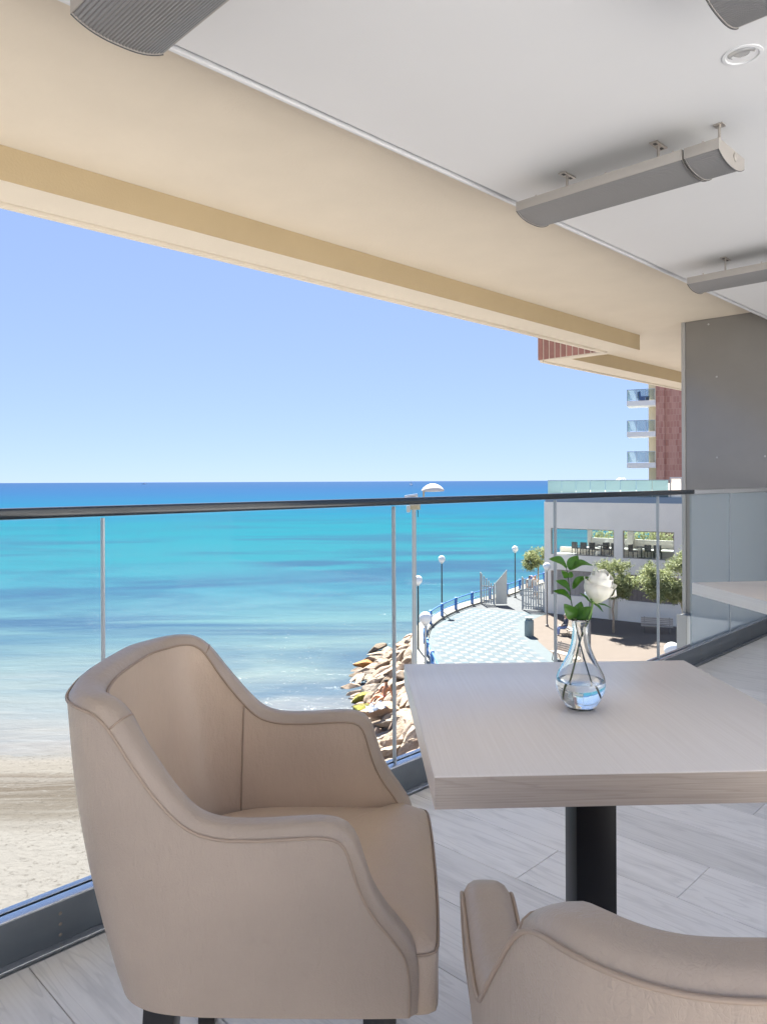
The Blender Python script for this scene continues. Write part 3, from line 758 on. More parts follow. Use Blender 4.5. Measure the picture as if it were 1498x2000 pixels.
def beige_paving():
    m, nt, b = new_mat('beige paving')
    v = coords(nt, rot=(0, 0, R(-20)))
    br = nd(nt, 'ShaderNodeTexBrick'); nt.links.new(v, br.inputs['Vector'])
    br.inputs['Scale'].default_value = 1; br.inputs['Brick Width'].default_value = .6; br.inputs['Row Height'].default_value = .4; br.inputs['Mortar Size'].default_value = .012
    br.inputs['Color1'].default_value = (0.1423, 0.1157, 0.0996, 1); br.inputs['Color2'].default_value = (0.1308, 0.1064, 0.0905, 1); br.inputs['Mortar'].default_value = (0.1047, 0.0851, 0.0722, 1)
    n = noise(nt, coords(nt), .5, 6, .65)
    c = mixc(nt, ramp(nt, n, [(.35, 0.), (.7, .5)]), br.outputs['Color'], (0.1299, 0.1064, 0.0941))
    nt.links.new(c, b.inputs['Base Color']); b.inputs['Roughness'].default_value = .9; b.inputs['Specular IOR Level'].default_value = .08; bump(nt, b, br.outputs['Fac'], -.2, .01); return m
outer = [ES[i] + edge_n(ELEN * i / 399) * .75 for i in range(0, 400, 3)]
poly = [(p.x, p.y) for p in outer] + [(2.2, 9), (60, 9), (60, 92)]
pr = MB().prism(list(reversed(poly)), -12, PZ).build('promenade', beige_paving()); tag(pr, kind='structure')
# pale coping along the sea wall
def strip(d0, d1, o0, o1, z0, z1, name, mat, parent=None, n=90):
    A = [edge_at(d0 + (d1-d0)*i/n) + edge_n(d0 + (d1-d0)*i/n) * o0 for i in range(n+1)]
    Bq = [edge_at(d0 + (d1-d0)*i/n) + edge_n(d0 + (d1-d0)*i/n) * o1 for i in range(n+1)]
    b = MB(); vs = []
    for a, c in zip(A, Bq): vs += [(a.x, a.y, z0), (c.x, c.y, z0), (c.x, c.y, z1), (a.x, a.y, z1)]
    fs = []
    for i in range(n):
        for k in range(4): fs.append((4*i + k, 4*i + (k+1) % 4, 4*i + 4 + (k+1) % 4, 4*i + 4 + k))
    b.add(vs, fs); return b.build(name, mat, parent)
strip(8, ELEN - 4, -.22, .80, PZ - 2.6, PZ + .12, 'coping', stone_pale, pr)
grey_pave = M('grey concrete paving', (0.1107, 0.1140, 0.1202), .9, var=.06, vscale=1.5, spec=.08)
d_far = next(ELEN * i / 399 for i in range(400) if ES[i].y < 57.6)
ga = [edge_at(d_far - 30 + 30*i/30) - edge_n(d_far - 30 + 30*i/30) * .24 for i in range(31)]
gp = [(p.x, p.y) for p in ga] + [(6.3, 56.15), (11.35, 53.75), (13, 55), (30, 66), (45, 85)]
o = MB().prism(gp, PZ + .002, PZ + .008).build('grey_paving', grey_pave, pr)
# chequered tiles
white_tile = M('white promenade tile', (0.1391, 0.1444, 0.1505), .85, spec=.05, var=.05, vscale=4, rand=.05)
blue_tile = M('pale blue promenade tile', (0.0908, 0.1130, 0.1278), .85, spec=.05, var=.06, vscale=4, rand=.06)
border_m = M('pale blue border', (0.1159, 0.1323, 0.1402), .85, spec=.05, var=.04, vscale=2)
rb_ctrl = [(11.4, 53.7), (10.2, 52.0), (9.4, 50.4), (8.95, 48.3), (8.75, 46), (8.7, 44.2), (8.78, 41.8), (8.9, 39.8), (9.2, 36), (9.8, 31), (10.8, 26)]
RBP, _ = cr_spline([(x, y, 0) for x, y in rb_ctrl], 120)
def rb_x(y): 
    return min(RBP, key=lambda p: abs(p.y - y)).x
def left_x(y): return min(ES, key=lambda p: abs(p.y - y) + (0 if p.y < 60 else 50)).x
lp_ = [edge_at(d_far + i * (ELEN - d_far) / 60) - edge_n(d_far + i * (ELEN - d_far) / 60) * .23 for i in range(61)]
lp_ = [p for p in lp_ if p.y > 24]
bp = [(p.x, p.y) for p in lp_] + [(p.x + .5, p.y) for p in reversed(RBP)]
MB().prism(list(reversed(bp)), PZ + .001, PZ + .0045).build('paving_border', border_m, pr)
TW, TD, ang = .42, .62, R(6)
tiles = []
for i in range(-30, 34):
    for j in range(-40, 50):
        lx, ly = i * TW, j * TD
        x = 6 + lx * math.cos(ang) - ly * math.sin(ang); y = 43 + lx * math.sin(ang) + ly * math.cos(ang)
        if y < 27 or y > 57.2: continue
        if x < left_x(y) + .62 or x > rb_x(y) - .30: continue
        if y > 56.15 - (x - 6.3) * .475 - .3: continue
        tiles.append((x, y, (i + j) % 2))
vis = sorted([t for t in tiles if t[1] > 38.2], key=lambda t: t[1]); rest = [t for t in tiles if t[1] <= 38.2] + vis[300:]
tm = [MB().box(-TW/2+.006, TW/2-.006, -TD/2+.006, TD/2-.006, 0, .008).mesh('paving_tile', m_) for m_ in (white_tile, blue_tile)]
for x, y, k in vis[:300]:
    link('paving_tile', tm[k], pr, (x, y, PZ + .002 + random.uniform(0, .001)), ang)
for k, m_ in enumerate((white_tile, blue_tile)):
    b = MB()
    for x, y, kk in rest:
        if kk == k: b.box(-TW/2+.006, TW/2-.006, -TD/2+.006, TD/2-.006, 0, .008, Matrix.Translation((x, y, PZ + .002)) @ Matrix.Rotation(ang, 4, 'Z'))
    if b.v: tag(b.build('paving_tile', m_, pr), kind='stuff')

# blue railing of the promenade
blue_m = M('blue railing paint', (.035, .15, .42), .4)
bf = empty('blue_railing', (0, 0, PZ + .12)); tag(bf, 'blue metal promenade railing curving above the rocks', 'fence')
d0 = next(ELEN * i / 399 for i in range(400) if ES[i].y < 78)
dd = d0; posts = []
target0 = min(range(400), key=lambda i: (ES[i] - Vector((10.46, 61.9, 0))).length) * ELEN / 399
dd = target0 - 2.95 * 6
while dd < ELEN - 8: posts.append(dd); dd += 2.95
for d in posts:
    p = edge_at(d); t = edge_n(d)
    MB().box(-.085, .085, -.10, .10, 0, .86).box(-.10, .10, -.115, .115, .8605, .90).build('post', blue_m, bf, bevel=.012, loc=(p.x, p.y, 0), rz=math.atan2(t.y, t.x))
for a, b_ in zip(posts[:-1], posts[1:]):
    for z, r in ((.80, .045), (.42, .032)):
        q = [edge_at(a + .1 + (b_ - a - .2) * i / 6) for i in range(7)]
        MB().tube([(p.x, p.y, z) for p in q], r, 8).build('rail', blue_m, bf, smooth=True)

# globe lamps
globe_m, nt, b = new_mat('white globe')
b.inputs['Base Color'].default_value = (.80, .80, .80, 1); b.inputs['Roughness'].default_value = .25
dark_pole = M('dark lamp pole', (.035, .04, .045), .4); light_pole = M('pale grey lamp pole', (.50, .50, .47), .45); bronze_pole = M('brown grey lamp pole', (.20, .175, .16), .45)
clear_base = M('globe holder', (.55, .58, .60), .3)
def lamp(x, y, h, label, pm, z=PZ):
    e = empty('street_lamp', (x, y, z)); tag(e, label, 'street lamp', 'white globe lamps on the promenade')
    MB().lathe([(.11, 0), (.11, .10), (.055, .14), (.05, h * .5), (.04, h - .33)], 12, cap1=True).build('pole', pm, e, smooth=True, sharp=40)
    MB().lathe([(.05, h - .33), (.13, h - .24), (.14, h - .20)], 16, cap0=True).build('holder', clear_base, e, smooth=True)
    MB().sphere((0, 0, h), .255, 22, 14).build('globe', globe_m, e, smooth=True)
lamp(1.67, 30.1, 4.05, 'globe lamp on a pale pole just above the rocks', light_pole)
lamp(1.92, 41.9, 4.02, 'globe lamp half hidden behind the tall floodlight mast', dark_pole)
lamp(4.22, 54.2, 3.9, 'globe lamp on a black pole by the curve of the blue railing', dark_pole)
lamp(10.75, 60.9, 4.0, 'globe lamp on a black pole beyond the open gates', dark_pole)
lamp(10.72, 48.9, 3.95, 'globe lamp with brown pole beside the seated man', bronze_pole)
lamp(10.35, 37.4, 3.9, 'globe lamp whose pole stands behind the vase', bronze_pole)
lamp(9.60, 24.8, 3.93, 'globe lamp just showing above the railing base shoe', light_pole)

# tall floodlight mast
ml = empty('floodlight_mast', (1.47, 36.0, -9.6)); tag(ml, 'tall pale mast with floodlights and a domed lantern on top', 'light mast')
mast_m = M('mast grey paint', (.52, .52, .48), .45, var=.05, vscale=2)
MB().lathe([(.16, 0), (.14, .4), (.115, 4), (.10, 9.58)], 16, cap1=True).build('pole', mast_m, ml, smooth=True, sharp=40)
rust = M('rusty cream bracket', (.50, .42, .26), .6, var=.2, vscale=14)
MB().box(-.22, .30, -.10, .10, 9.42, 9.70).box(-.12, .14, -.14, .14, 9.58, 9.95).build('bracket', rust, ml, bevel=.02)
MB().box(-.36, -.18, -.22, .16, 9.30, 9.62).build('floodlight', M('floodlight casing', (.58, .56, .50), .5), ml, bevel=.03)
hd = MB().box(-.36, .30, -.20, .25, 0, .10).build('floodlight', M('silver floodlight', (.55, .56, .58), .3, .5), ml, bevel=.03, loc=(-.10, 0, 10.02)); hd.rotation_euler = (R(-14), R(-8), 0)
MB().box(-.30, -.05, -.10, .12, 9.80, 9.99).build('lamp_mount', black_steel, ml, bevel=.01)
MB().tube([(.1, 0, 9.72), (.45, 0, 9.72), (.47, 0, 9.75), (.47, 0, 10.28), (.60, 0, 10.34)], .045, 10).build('arm', rust, ml, smooth=True)
MB().lathe([(.0001, .34), (.15, .33), (.32, .26), (.46, .15), (.555, .03), (.555, 0), (.50, -.03), (.0001, -.05)], 26, c=(.92, 0, 10.33)).build('dome', M('cream lantern dome', (.64, .58, .50), .4), ml, smooth=True, sharp=50)
MB().tube([(.15, .1, 9.5), (.2, .12, 9.3), (.19, .12, 9.05)], .018, 6).build('cable', black_steel, ml)
cb = MB().box(-.26, .26, -.26, .26, -1.0, .45).box(-.32, .32, -.32, .32, .4505, .62).build('concrete_block', stone_pale, bevel=.02, loc=(1.33, 38.8, -9.35)); tag(cb, 'white concrete block beside the floodlight mast', 'concrete block')

# ------------------------------------------------------------------ rocks of the breakwater
def rock_material(name, cols):
    m, nt, b = new_mat(name)
    oi = nd(nt, 'ShaderNodeObjectInfo')
    c = ramp(nt, oi.outputs['Random'], [(i / (len(cols) - 1), q) for i, q in enumerate(cols)])
    v = coords(nt, rand=True)
    n = noise(nt, v, 1.6, 6, .65)
    c = mixc(nt, ramp(nt, n, [(.45, 0.), (.75, .75)]), c, (0.1964, 0.1373, 0.0983))
    n2 = noise(nt, v, 5, 5, .7)
    c = mixc(nt, ramp(nt, n2, [(.52, 0.), (.75, .5)]), c, (0.4451, 0.3927, 0.3469))
    nt.links.new(c, b.inputs['Base Color']); b.inputs['Roughness'].default_value = .9; b.inputs['Specular IOR Level'].default_value = .2
    bump(nt, b, noise(nt, coords(nt, (1, 1, 2.5), rand=True), 4.0, 6, .72), 1.0, .14); return m
rock_m = rock_material('limestone rock', [(0.3882, 0.2813, 0.2058), (0.4346, 0.3520, 0.2840), (0.4165, 0.2988, 0.2318), (0.3700, 0.3174, 0.2674), (0.4624, 0.3696, 0.2919), (0.3982, 0.2736, 0.1981)])
moss_m = rock_material('algae covered rock', [(0.3140, 0.3174, 0.0521), (0.3700, 0.3520, 0.0598)]); ochre_m = rock_material('ochre rock', [(0.4066, 0.1762, 0.0521), (0.3882, 0.1856, 0.0598)]); wet_m = rock_material('wet dark rock', [(0.1484, 0.1149, 0.0858), (0.1851, 0.1321, 0.0858)])
rr = random.Random(11)
def rock_mesh():
    bm = bmesh.new()
    for _ in range(15):
        v = Vector((rr.gauss(0, 1), rr.gauss(0, 1), rr.gauss(0, 1))).normalized() * rr.uniform(.8, 1.08)
        bm.verts.new((v.x, v.y * .62, v.z * .50))
    bmesh.ops.convex_hull(bm, input=bm.verts)
    bmesh.ops.bevel(bm, geom=list(bm.edges), offset=.13, segments=2, affect='EDGES', clamp_overlap=True)
    me = bpy.data.meshes.new('rock'); bm.to_mesh(me); bm.free(); me.materials.append(rock_m)
    me.polygons.foreach_set('use_smooth', [True] * len(me.polygons)); me.set_sharp_from_angle(angle=R(32)); return me
rocks = [rock_mesh() for _ in range(16)]
# bank below the rocks
def width(d): 
    y = edge_at(d).y
    if y > 58: return 2.2
    if y > 50: return 2.2 + (58 - y) / 8 * 1.3
    return 3.5 - min(.7, max(0, 46 - y) * .08)
b = MB(); vs = []; n = 80; dS, dE = 6, ELEN - 2
for i in range(n + 1):
    d = dS + (dE - dS) * i / n; p = edge_at(d); q = edge_n(d); w = width(d)
    for f, z in ((.6, -9.0), (.6 + w * .5, -10.2), (.6 + w, -11.3)): vs.append((p.x + q.x * f, p.y + q.y * f, z))
b.add(vs, [(3*i+k, 3*i+k+1, 3*i+k+4, 3*i+k+3) for i in range(n) for k in range(2)])
tag(b.build('rock_bank', M('rock bank', (.22, .17, .13), .95, var=.3, vscale=3, bmp=.8, bscale=3, bdist=.1)), kind='structure')
spots = []
d = next(ELEN * i / 399 for i in range(400) if ES[i].y < 84)
while d < ELEN - 6:
    p = edge_at(d); far = p.y > 58
    w = width(d); step = 1.15 if far else (.86 if p.y > 44 else .72)
    rows = 2 if far else (4 if p.y > 50 else 4)
    for r_ in range(rows + 1):
        f = .85 + (w - .15) * r_ / rows + rr.uniform(-.22, .22)
        q = edge_at(d + rr.uniform(-.4, .4)); nn = edge_n(d)
        z = -8.95 - 2.05 * (f - .6) / w + rr.uniform(-.15, .12)
        if q.y + nn.y * f > 25: spots.append((q.x + nn.x * f, q.y + nn.y * f, max(z, -11.05), r_ / rows))
    d += step
rr.shuffle(spots); spots = sorted(spots, key=lambda s: s[1])[:298]
print('rocks', len(spots))
for x, y, z, r_ in spots:
    o = link('rock', rr.choice(rocks), None, (x, y, z))
    sz = rr.uniform(.40, .78)
    o.scale = (sz * rr.uniform(1.05, 1.75), sz * rr.uniform(.75, 1.05), sz * rr.uniform(.75, 1.0))
    o.rotation_euler = (rr.uniform(-.35, .35), rr.uniform(-.55, .1), R(40) + rr.uniform(-.6, .6))
    tag(o, 'pale pinkish limestone boulder in the breakwater slope', 'rock', 'boulders of the breakwater below the promenade')
def special(x, y, z, s, m, lab, rot=.6):
    o = link('rock', rr.choice(rocks).copy(), None, (x, y, z)); o.data.materials.clear(); o.data.materials.append(m)
    o.scale = (s * 1.25, s * .9, s * .8); o.rotation_euler = (rr.uniform(-.3, .3), rr.uniform(-.3, .1), rot); tag(o, lab, 'rock', 'boulders of the breakwater below the promenade')
special(-1.35, 48.6, -10.75, .7, ochre_m, 'rust orange boulder standing at the water edge')
special(-1.35, 41.2, -10.8, .62, moss_m, 'yellow green algae boulder next to the small shallows')
special(-1.2, 39.2, -10.75, .62, moss_m, 'algae covered boulder between the two other green ones')
special(-.95, 37.4, -10.7, .6, moss_m, 'yellow green algae boulder below the sunbather')
special(-.55, 53.4, -10.85, .9, wet_m, 'dark wet boulder on the tip of the breakwater')
special(-1.75, 46.6, -11.0, .55, wet_m, 'small dark wet boulder in the shallows below the orange one')

# ------------------------------------------------------------------ gates
gate_m = M('pale grey gate metal', (.42, .42, .40), .5, var=.04)
def gate(name, loc, rz, n, w, label, wing):
    g = empty(name, loc, rz); tag(g, label, 'gate', 'pale grey picket gates across the promenade')
    for i in range(n):
        x = w * i / (n - 1); h = 2.35 - .85 * i / (n - 1) * (1 if wing else .35)
        MB().box(x - .05, x + .05, -.02, .02, .08, h).build('picket', gate_m, g)
    for z in (.25, 1.35): MB().box(-.05, w + .05, .0205, .06, z, z + .09).build('rail', gate_m, g)
    MB().box(-.12, -.055, -.05, .05, 0, 2.45).build('post', gate_m, g); MB().box(w + .055, w + .13, -.05, .05, 0, 1.7).build('post', gate_m, g)
    return g
g1 = gate('picket_gate', (7.62, 58.0, PZ), R(-38), 6, 1.05, 'open picket gate with a solid fin, standing at the sea railing', True)
fin = MB(); fin.add([(1.28, -.06, .1), (1.95, .50, .1), (1.95, .50, 2.75), (1.28, -.06, 1.75), (1.25, -.02, .1), (1.92, .54, .1), (1.92, .54, 2.75), (1.25, -.02, 1.75)], [(0,1,2,3), (7,6,5,4), (0,4,5,1), (1,5,6,2), (2,6,7,3), (3,7,4,0)])
fin.build('fin_panel', gate_m, g1)
g2 = gate('picket_gate', (10.35, 55.2, PZ), R(-32), 9, 1.55, 'open picket gate leaning against the white building corner', False)

# ------------------------------------------------------------------ benches, bin
wood_b = M('weathered bench slat', (.40, .33, .27), .8, var=.15, vscale=5); iron = M('dark bench iron', (.05, .045, .04), .5)
def make_bench(label, L=1.9):
    e = empty('park_bench'); tag(e, label, 'bench', 'slatted benches on the promenade')
    for i in range(4): MB().box(-L/2, L/2, -.22 + i*.115, -.12 + i*.115, .42, .455).build('seat_slat', wood_b, e)
    for i in range(4):
        o = MB().box(-L/2, L/2, -.017, .017, -.045, .045).build('back_slat', wood_b, e, loc=(0, .27 + i*.035, .52 + i*.108)); o.rotation_euler = (R(-16), 0, 0)
    for x in (-L/2 + .2, L/2 - .2):
        MB().tube([(x, -.24, 0), (x, -.15, .38), (x, .20, .41), (x, .27, .46), (x, .41, .93)], .022, 6).tube([(x, .36, 0), (x, .22, .25), (x, .15, .40)], .022, 6).build('leg', iron, e)
    return e
b0 = make_bench('slatted bench with the seated man on it'); b0.location = (11.35, 46.1, PZ); b0.rotation_euler = (0, 0, R(-82))
copy_tree(b0, (17.1, 46.6, PZ), R(-20), 'empty slatted bench in the tree shade by the white building')
copy_tree(b0, (9.55, 39.2, PZ), R(-60), 'slatted bench partly hidden behind the glass vase')
fb = empty('stone_bench', (12.2, 62.6, PZ), R(15)); tag(fb, 'low backless bench beyond the gates near the standing pair', 'bench')
MB().box(-.9, .9, -.22, .22, .40, .48).build('seat', blue_tile, fb); MB().box(-.75, -.6, -.18, .18, 0, .40).build('leg', gate_m, fb); MB().box(.6, .75, -.18, .18, 0, .40).build('leg', gate_m, fb)
bn = empty('litter_bin', (8.95, 45.9, PZ)); tag(bn, 'grey green cylindrical litter bin at the edge of the chequered paving', 'litter bin')
bin_m = M('grey green bin', (.22, .27, .26), .5, var=.08, vscale=5)
MB().lathe([(.27, 0), (.285, .03), (.285, .92), (.27, .97), (.18, 1.03)], 20, cap1=True).build('drum', bin_m, bn, smooth=True, sharp=40)
MB().lathe([(.18, 1.03), (.18, 1.10), (.27, 1.11), (.27, 1.16), (.0001, 1.19)], 20).build('lid', bin_m, bn, smooth=True, sharp=40)

# ------------------------------------------------------------------ trees
leafy = []
for nm, ca, cb_ in (('olive leaf light', (0.2903, 0.3193, 0.1378), (0.4063, 0.4208, 0.2032)), ('olive leaf dark', (0.1597, 0.1960, 0.0799), (0.2757, 0.3048, 0.1307))):
    m, nt, b = new_mat(nm)
    c = mixc(nt, ramp(nt, noise(nt, coords(nt), 3.0, 4, .7), [(.35, 0.), (.65, 1.)]), ca, cb_)
    nt.links.new(c, b.inputs['Base Color']); b.inputs['Roughness'].default_value = .6
    tl = nd(nt, 'ShaderNodeBsdfTranslucent'); nt.links.new(c, tl.inputs[0]); mx = nd(nt, 'ShaderNodeMixShader'); mx.inputs[0].default_value = .4
    nt.links.new(b.outputs[0], mx.inputs[1]); nt.links.new(tl.outputs[0], mx.inputs[2]); nt.links.new(mx.outputs[0], nt.nodes['Material Output'].inputs[0]); leafy.append(m)
bark = M('pale bark', (.34, .27, .20), .9, var=.2, vscale=8, bmp=.4, bscale=25, bdist=.02)
def tree(loc, lobes, trunk, label, seed, nleaf=2600, leaf=.13):
    q = random.Random(seed); e = empty('tree', loc); tag(e, label, 'tree')
    tb_ = MB(); tb_.tube([Vector(p) for p in trunk], [.085 - .05 * i / len(trunk) for i in range(len(trunk))], 9)
    top = Vector(trunk[-1])
    for cx, cy_, cz, rx, ry, rz_ in lobes:
        for _ in range(3):
            c = Vector((cx, cy_, cz)) + Vector((q.uniform(-.6, .6) * rx, q.uniform(-.6, .6) * ry, q.uniform(-.2, .6) * rz_))
            tb_.tube([top, top.lerp(c, .5) + Vector((0, 0, -.1)), c], [.04, .025, .010], 6)
    tb_.build('trunk', bark, e, smooth=True)
    clumps = []
    for cx, cy_, cz, rx, ry, rz_ in lobes:
        for _ in range(24):
            v = Vector((q.gauss(0, 1), q.gauss(0, 1), q.gauss(0, 1))).normalized() * q.uniform(.45, 1.0)
            clumps.append((Vector((cx + v.x*rx, cy_ + v.y*ry, cz + v.z*rz_)), q.uniform(.22, .42) * min(rx, rz_) * 1.0, q.random()))
    for k, m_ in enumerate(leafy):
        b = MB()
        for _ in range(nleaf // 2):
            c, r_, t_ = q.choice(clumps)
            if (t_ > .5) == bool(k): pass
            v = Vector((q.gauss(0, .5), q.gauss(0, .5), q.gauss(0, .45))) * r_
            p = c + v; a = Vector((q.gauss(0, 1), q.gauss(0, 1), q.gauss(0, 1) - .3)).normalized(); s_ = a.orthogonal().normalized()
            w = leaf * q.uniform(.6, 1.2); a *= w; s_ *= w * .24
            b.add([p, p + a * .5 + s_, p + a, p + a * .5 - s_], [(0, 1, 2, 3)])
        tag(b.build('crown' if k == 0 else 'crown_dark_leaves', m_, e), kind='stuff')  # second leaf set is a darker green, mixed at random through the crown
tree((14.4, 46.7, PZ), [(.15, 0, 3.75, 1.15, 1.1, .85), (-.55, 0, 3.2, .75, .8, .6), (.75, .1, 2.95, .75, .8, .8), (.1, -.1, 2.75, .9, .8, .5)],
     [(0, 0, 0), (.02, 0, .8), (-.05, 0, 1.5), (.05, 0, 2.1), (.1, 0, 2.6)], 'small round olive tree with a thin pale trunk by the white building', 3, 13000, .16)
tree((16.6, 41.3, PZ), [(-1.85, 0, 4.1, .75, .8, .85), (-.45, -.2, 4.4, 1.05, 1.0, 1.15), (-1.1, -.2, 3.45, .9, .8, .7), (.4, 0, 4.9, .9, .9, 1.1), (-.2, -.3, 3.5, .9, .9, .7)],
     [(.2, 0, 0), (.15, 0, .9), (.1, 0, 1.8), (-.1, 0, 2.8)], 'larger bushy tree partly hidden by the grey wall', 5, 17000, .16)
tree((12.0, 57.8, PZ), [(-.1, 0, 3.7, .95, .9, .85), (-.6, 0, 3.4, .6, .6, .7)], [(0, 0, 0), (0, 0, 1.4), (0, 0, 2.9)], 'tree peeking out from behind the seaward corner of the white building', 8, 5200, .16)

# ------------------------------------------------------------------ white restaurant building
WA = R(-35.8)
wb = empty('restaurant_building', (11.66, 54.0, PZ), WA); tag(wb, 'white modern building with two wide windows and a glass roof parapet', 'building')
wh = M('white render', (.90, .80, .69), .8, spec=.3, var=.04, vscale=.8, bmp=.1, bscale=20); warm = M('cream render', (.70, .60, .46), .8); inner_w = M('grey interior wall', (.50, .48, .45), .8)
Wn = 16
f = MB()
def fwall(x0, x1, z0, z1): f.box(x0, x1, 0, .30, z0, z1)
fwall(0, Wn, 6.17, 8.05); fwall(0, .5, 0, 6.169); fwall(5.1, 5.7, 4.29, 6.169); fwall(9.07, Wn, 4.29, 6.169); fwall(.501, Wn, 3.2, 4.289)
fwall(.501, Wn, 0, 1.40); fwall(4.9, 6.0, 1.401, 3.199); fwall(9.3, Wn, 1.401, 3.199)
f.build('wall', wh, wb)
MB().box(.01, .29, .301, 9.0, 0, 3.9).box(.01, .29, 8.6, 9.0, 3.9, 8.0).box(3.3, 3.75, 8.5, 8.95, 4.25, 8.0).box(8.8, 16, 3.2, 9.0, 0, 8.0).box(.3, 8.79, 8.7, 8.98, 0, 4.9).build('side_wall', inner_w, wb)
MB().box(0.0, Wn, .301, 9.0, 7.4, 8.04).build('roof_slab', wh, wb)
MB().box(.30, 8.79, .301, 8.6, 3.9, 4.25).build('interior_floor', M('pale interior floor', (.55, .55, .54), .3), wb)
MB().box(.30, 8.79, 2.2, 2.35, 4.25, 4.65).build('low_sill', wh, wb)
MB().box(4.72, 4.86, -.06, -.001, .0, 3.1).box(5.05, 5.3, -.06, -.001, 0, 1.9).build('pilaster', warm, wb)
MB().box(.505, .90, -.10, -.001, 3.12, 3.3).build('ledge', wh, wb)
for x0, x1 in ((.503, 5.097), (5.703, 9.067)):
    fr = MB().box(x0, x1, .10, .16, 4.29, 4.34).box(x0, x1, .10, .16, 6.12, 6.168).box(x0, x0 + .06, .10, .16, 4.341, 6.119).box(x1 - .06, x1, .10, .16, 4.341, 6.119).build('window', M('bronze window frame', (.30, .25, .20), .5), wb)
    MB().box(x0 + .06, x1 - .06, .125, .135, 4.341, 6.119).build('pane', window_m, fr)
slat_g = M('grey weathered slat', (.33, .29, .265), .8, var=.12, vscale=3); slat_b = M('brown slat', (.19, .15, .13), .8, var=.12, vscale=3)
for x0, x1, m_ in ((.503, 4.897, slat_g), (6.003, 9.297, slat_b)):
    nS = int((x1 - x0) / .275)
    for i in range(nS):
        w = (x1 - x0) / nS
        MB().box(x0 + i*w + .008, x0 + (i+1)*w - .008, .14, .18, 1.405, 3.195).build('slat', m_, wb)
    MB().box(x0, x1, .19, .22, 1.402, 3.198).build('slat_backing', black_steel, wb)
MB().box(.05, Wn, .05, .28, 8.0505, 8.46).build('roof_band', M('blue grey roof band', (.20, .26, .33), .4), wb)
for i in range(8):
    x = .20 + i * 1.06
    MB().box(x + .01, x + 1.045, .20, .225, 8.462, 9.60).build('parapet_pane', parapet_m, wb)
MB().box(.20, 8.75, .19, .235, 9.602, 9.625).build('parapet_rail', M('parapet rail', (.45, .52, .56), .4), wb)
fence_m = frosted('perforated screen', (.50, .47, .45), .55, (1, 1, 1))
for x in (8.80, 9.52, 10.3): MB().box(x - .035, x + .035, .16, .23, 8.46, 9.72).build('screen_post', gate_m, wb)
MB().box(8.765, 10.335, .16, .23, 9.721, 9.78).build('screen_rail', trim_white, wb); MB().box(8.84, 10.26, .19, .20, 8.9, 9.72).build('screen_mesh', fence_m, wb)
MB().box(.3, Wn, .301, 9, 8.05, 8.80).build('roof_deck', wh, wb)
MB().box(6.9, 12, 6.4, 7.0, 8.801, 9.35).build('planter', wh, wb)
def wbp(x, y, z): return Matrix.Rotation(WA, 4, 'Z') @ Vector((x, y, 0)) + Vector((11.66, 54.0, PZ + z))
# loungers on the roof
lounge_m = M('white lounger', (.75, .75, .74), .5)
def make_lounger(label):
    e = empty('sun_lounger'); tag(e, label, 'sun lounger', 'white sun loungers on the roof of the white building')
    MB().box(-.6, .75, -.32, .32, .28, .34).build('seat', lounge_m, e)
    o = MB().box(-.85, 0, -.32, .32, -.03, .03).build('backrest', lounge_m, e, loc=(-.6, 0, .32)); o.data.transform(Matrix.Identity(4)); o.rotation_euler = (0, R(38), 0)
    for x in (-.5, .65):
        for y in (-.27, .27): MB().box(x - .025, x + .025, y - .025, y + .025, 0, .279).build('leg', lounge_m, e)
    return e
l0 = make_lounger('white sun lounger behind the glass parapet, next to the screen')
l0.location = wbp(8.3, 1.6, 8.80); l0.rotation_euler = (0, 0, WA + R(180))
copy_tree(l0, wbp(9.65, 1.7, 8.80), WA + R(180), 'white sun lounger seen through the roof screen')
copy_tree(l0, wbp(10.9, 1.8, 8.80), WA + R(180), 'white sun lounger beside the edge of the grey wall')
pl_ = empty('pool_ladder', wbp(4.3, 1.2, 8.80), WA); tag(pl_, 'white pool ladder standing above the glass roof parapet', 'pool ladder')
for y in (0, .5): MB().tube([(0, y, 0), (.02, y, .06), (.62, y, .86), (.75, y, .93), (1.0, y, .93), (1.08, y, .86), (1.1, y, .0)], .032, 8).build('handrail', lounge_m, pl_, smooth=True)
# tables and chairs inside
dk = M('dark cafe chair', (.06, .065, .07), .5)
def cafe_chair_mesh():
    b = MB().box(-.24, .24, -.22, .22, .42, .47).box(-.24, .24, .19, .23, .47, .90)
    for x in (-.22, .22):
        for y in (-.2, .2): b.box(x-.02, x+.02, y-.02, y+.02, 0, .42)
    b.box(-.26, -.22, -.2, .2, .62, .65).box(.22, .26, -.2, .2, .62, .65); return b.mesh('cafe_chair', dk)
ccm = cafe_chair_mesh()
for i, (x, y, rz_, lab) in enumerate(((1.9, 1.3, 2.9, 'dark cafe chair at the left end behind the first window'), (2.55, 1.25, 3.1, 'second dark cafe chair from the left behind the first window'), (3.3, 1.0, .9, 'dark cafe chair turned sideways in the middle of the first window'),
                                      (4.05, 1.6, .6, 'dark cafe chair on the right of the first window, by its table'), (4.7, 1.5, 2.2, 'dark cafe chair against the right jamb of the first window'), (6.1, .95, 1.2, 'dark cafe chair at the left jamb of the second window'), (7.0, 1.6, 3.0, 'dark cafe chair in the middle of the second window'), (7.7, 1.2, .4, 'dark cafe chair on the right of the second window'))):
    o = link('cafe_chair', ccm, None, wbp(x, y, 4.25), WA + rz_); tag(o, lab, 'chair', 'cafe chairs inside the white building')
ctm = MB().box(-.38, .38, -.38, .38, .72, .75).box(-.04, .04, -.04, .04, .02, .719).box(-.22, .22, -.22, .22, 0, .019).mesh('cafe_table', dk)
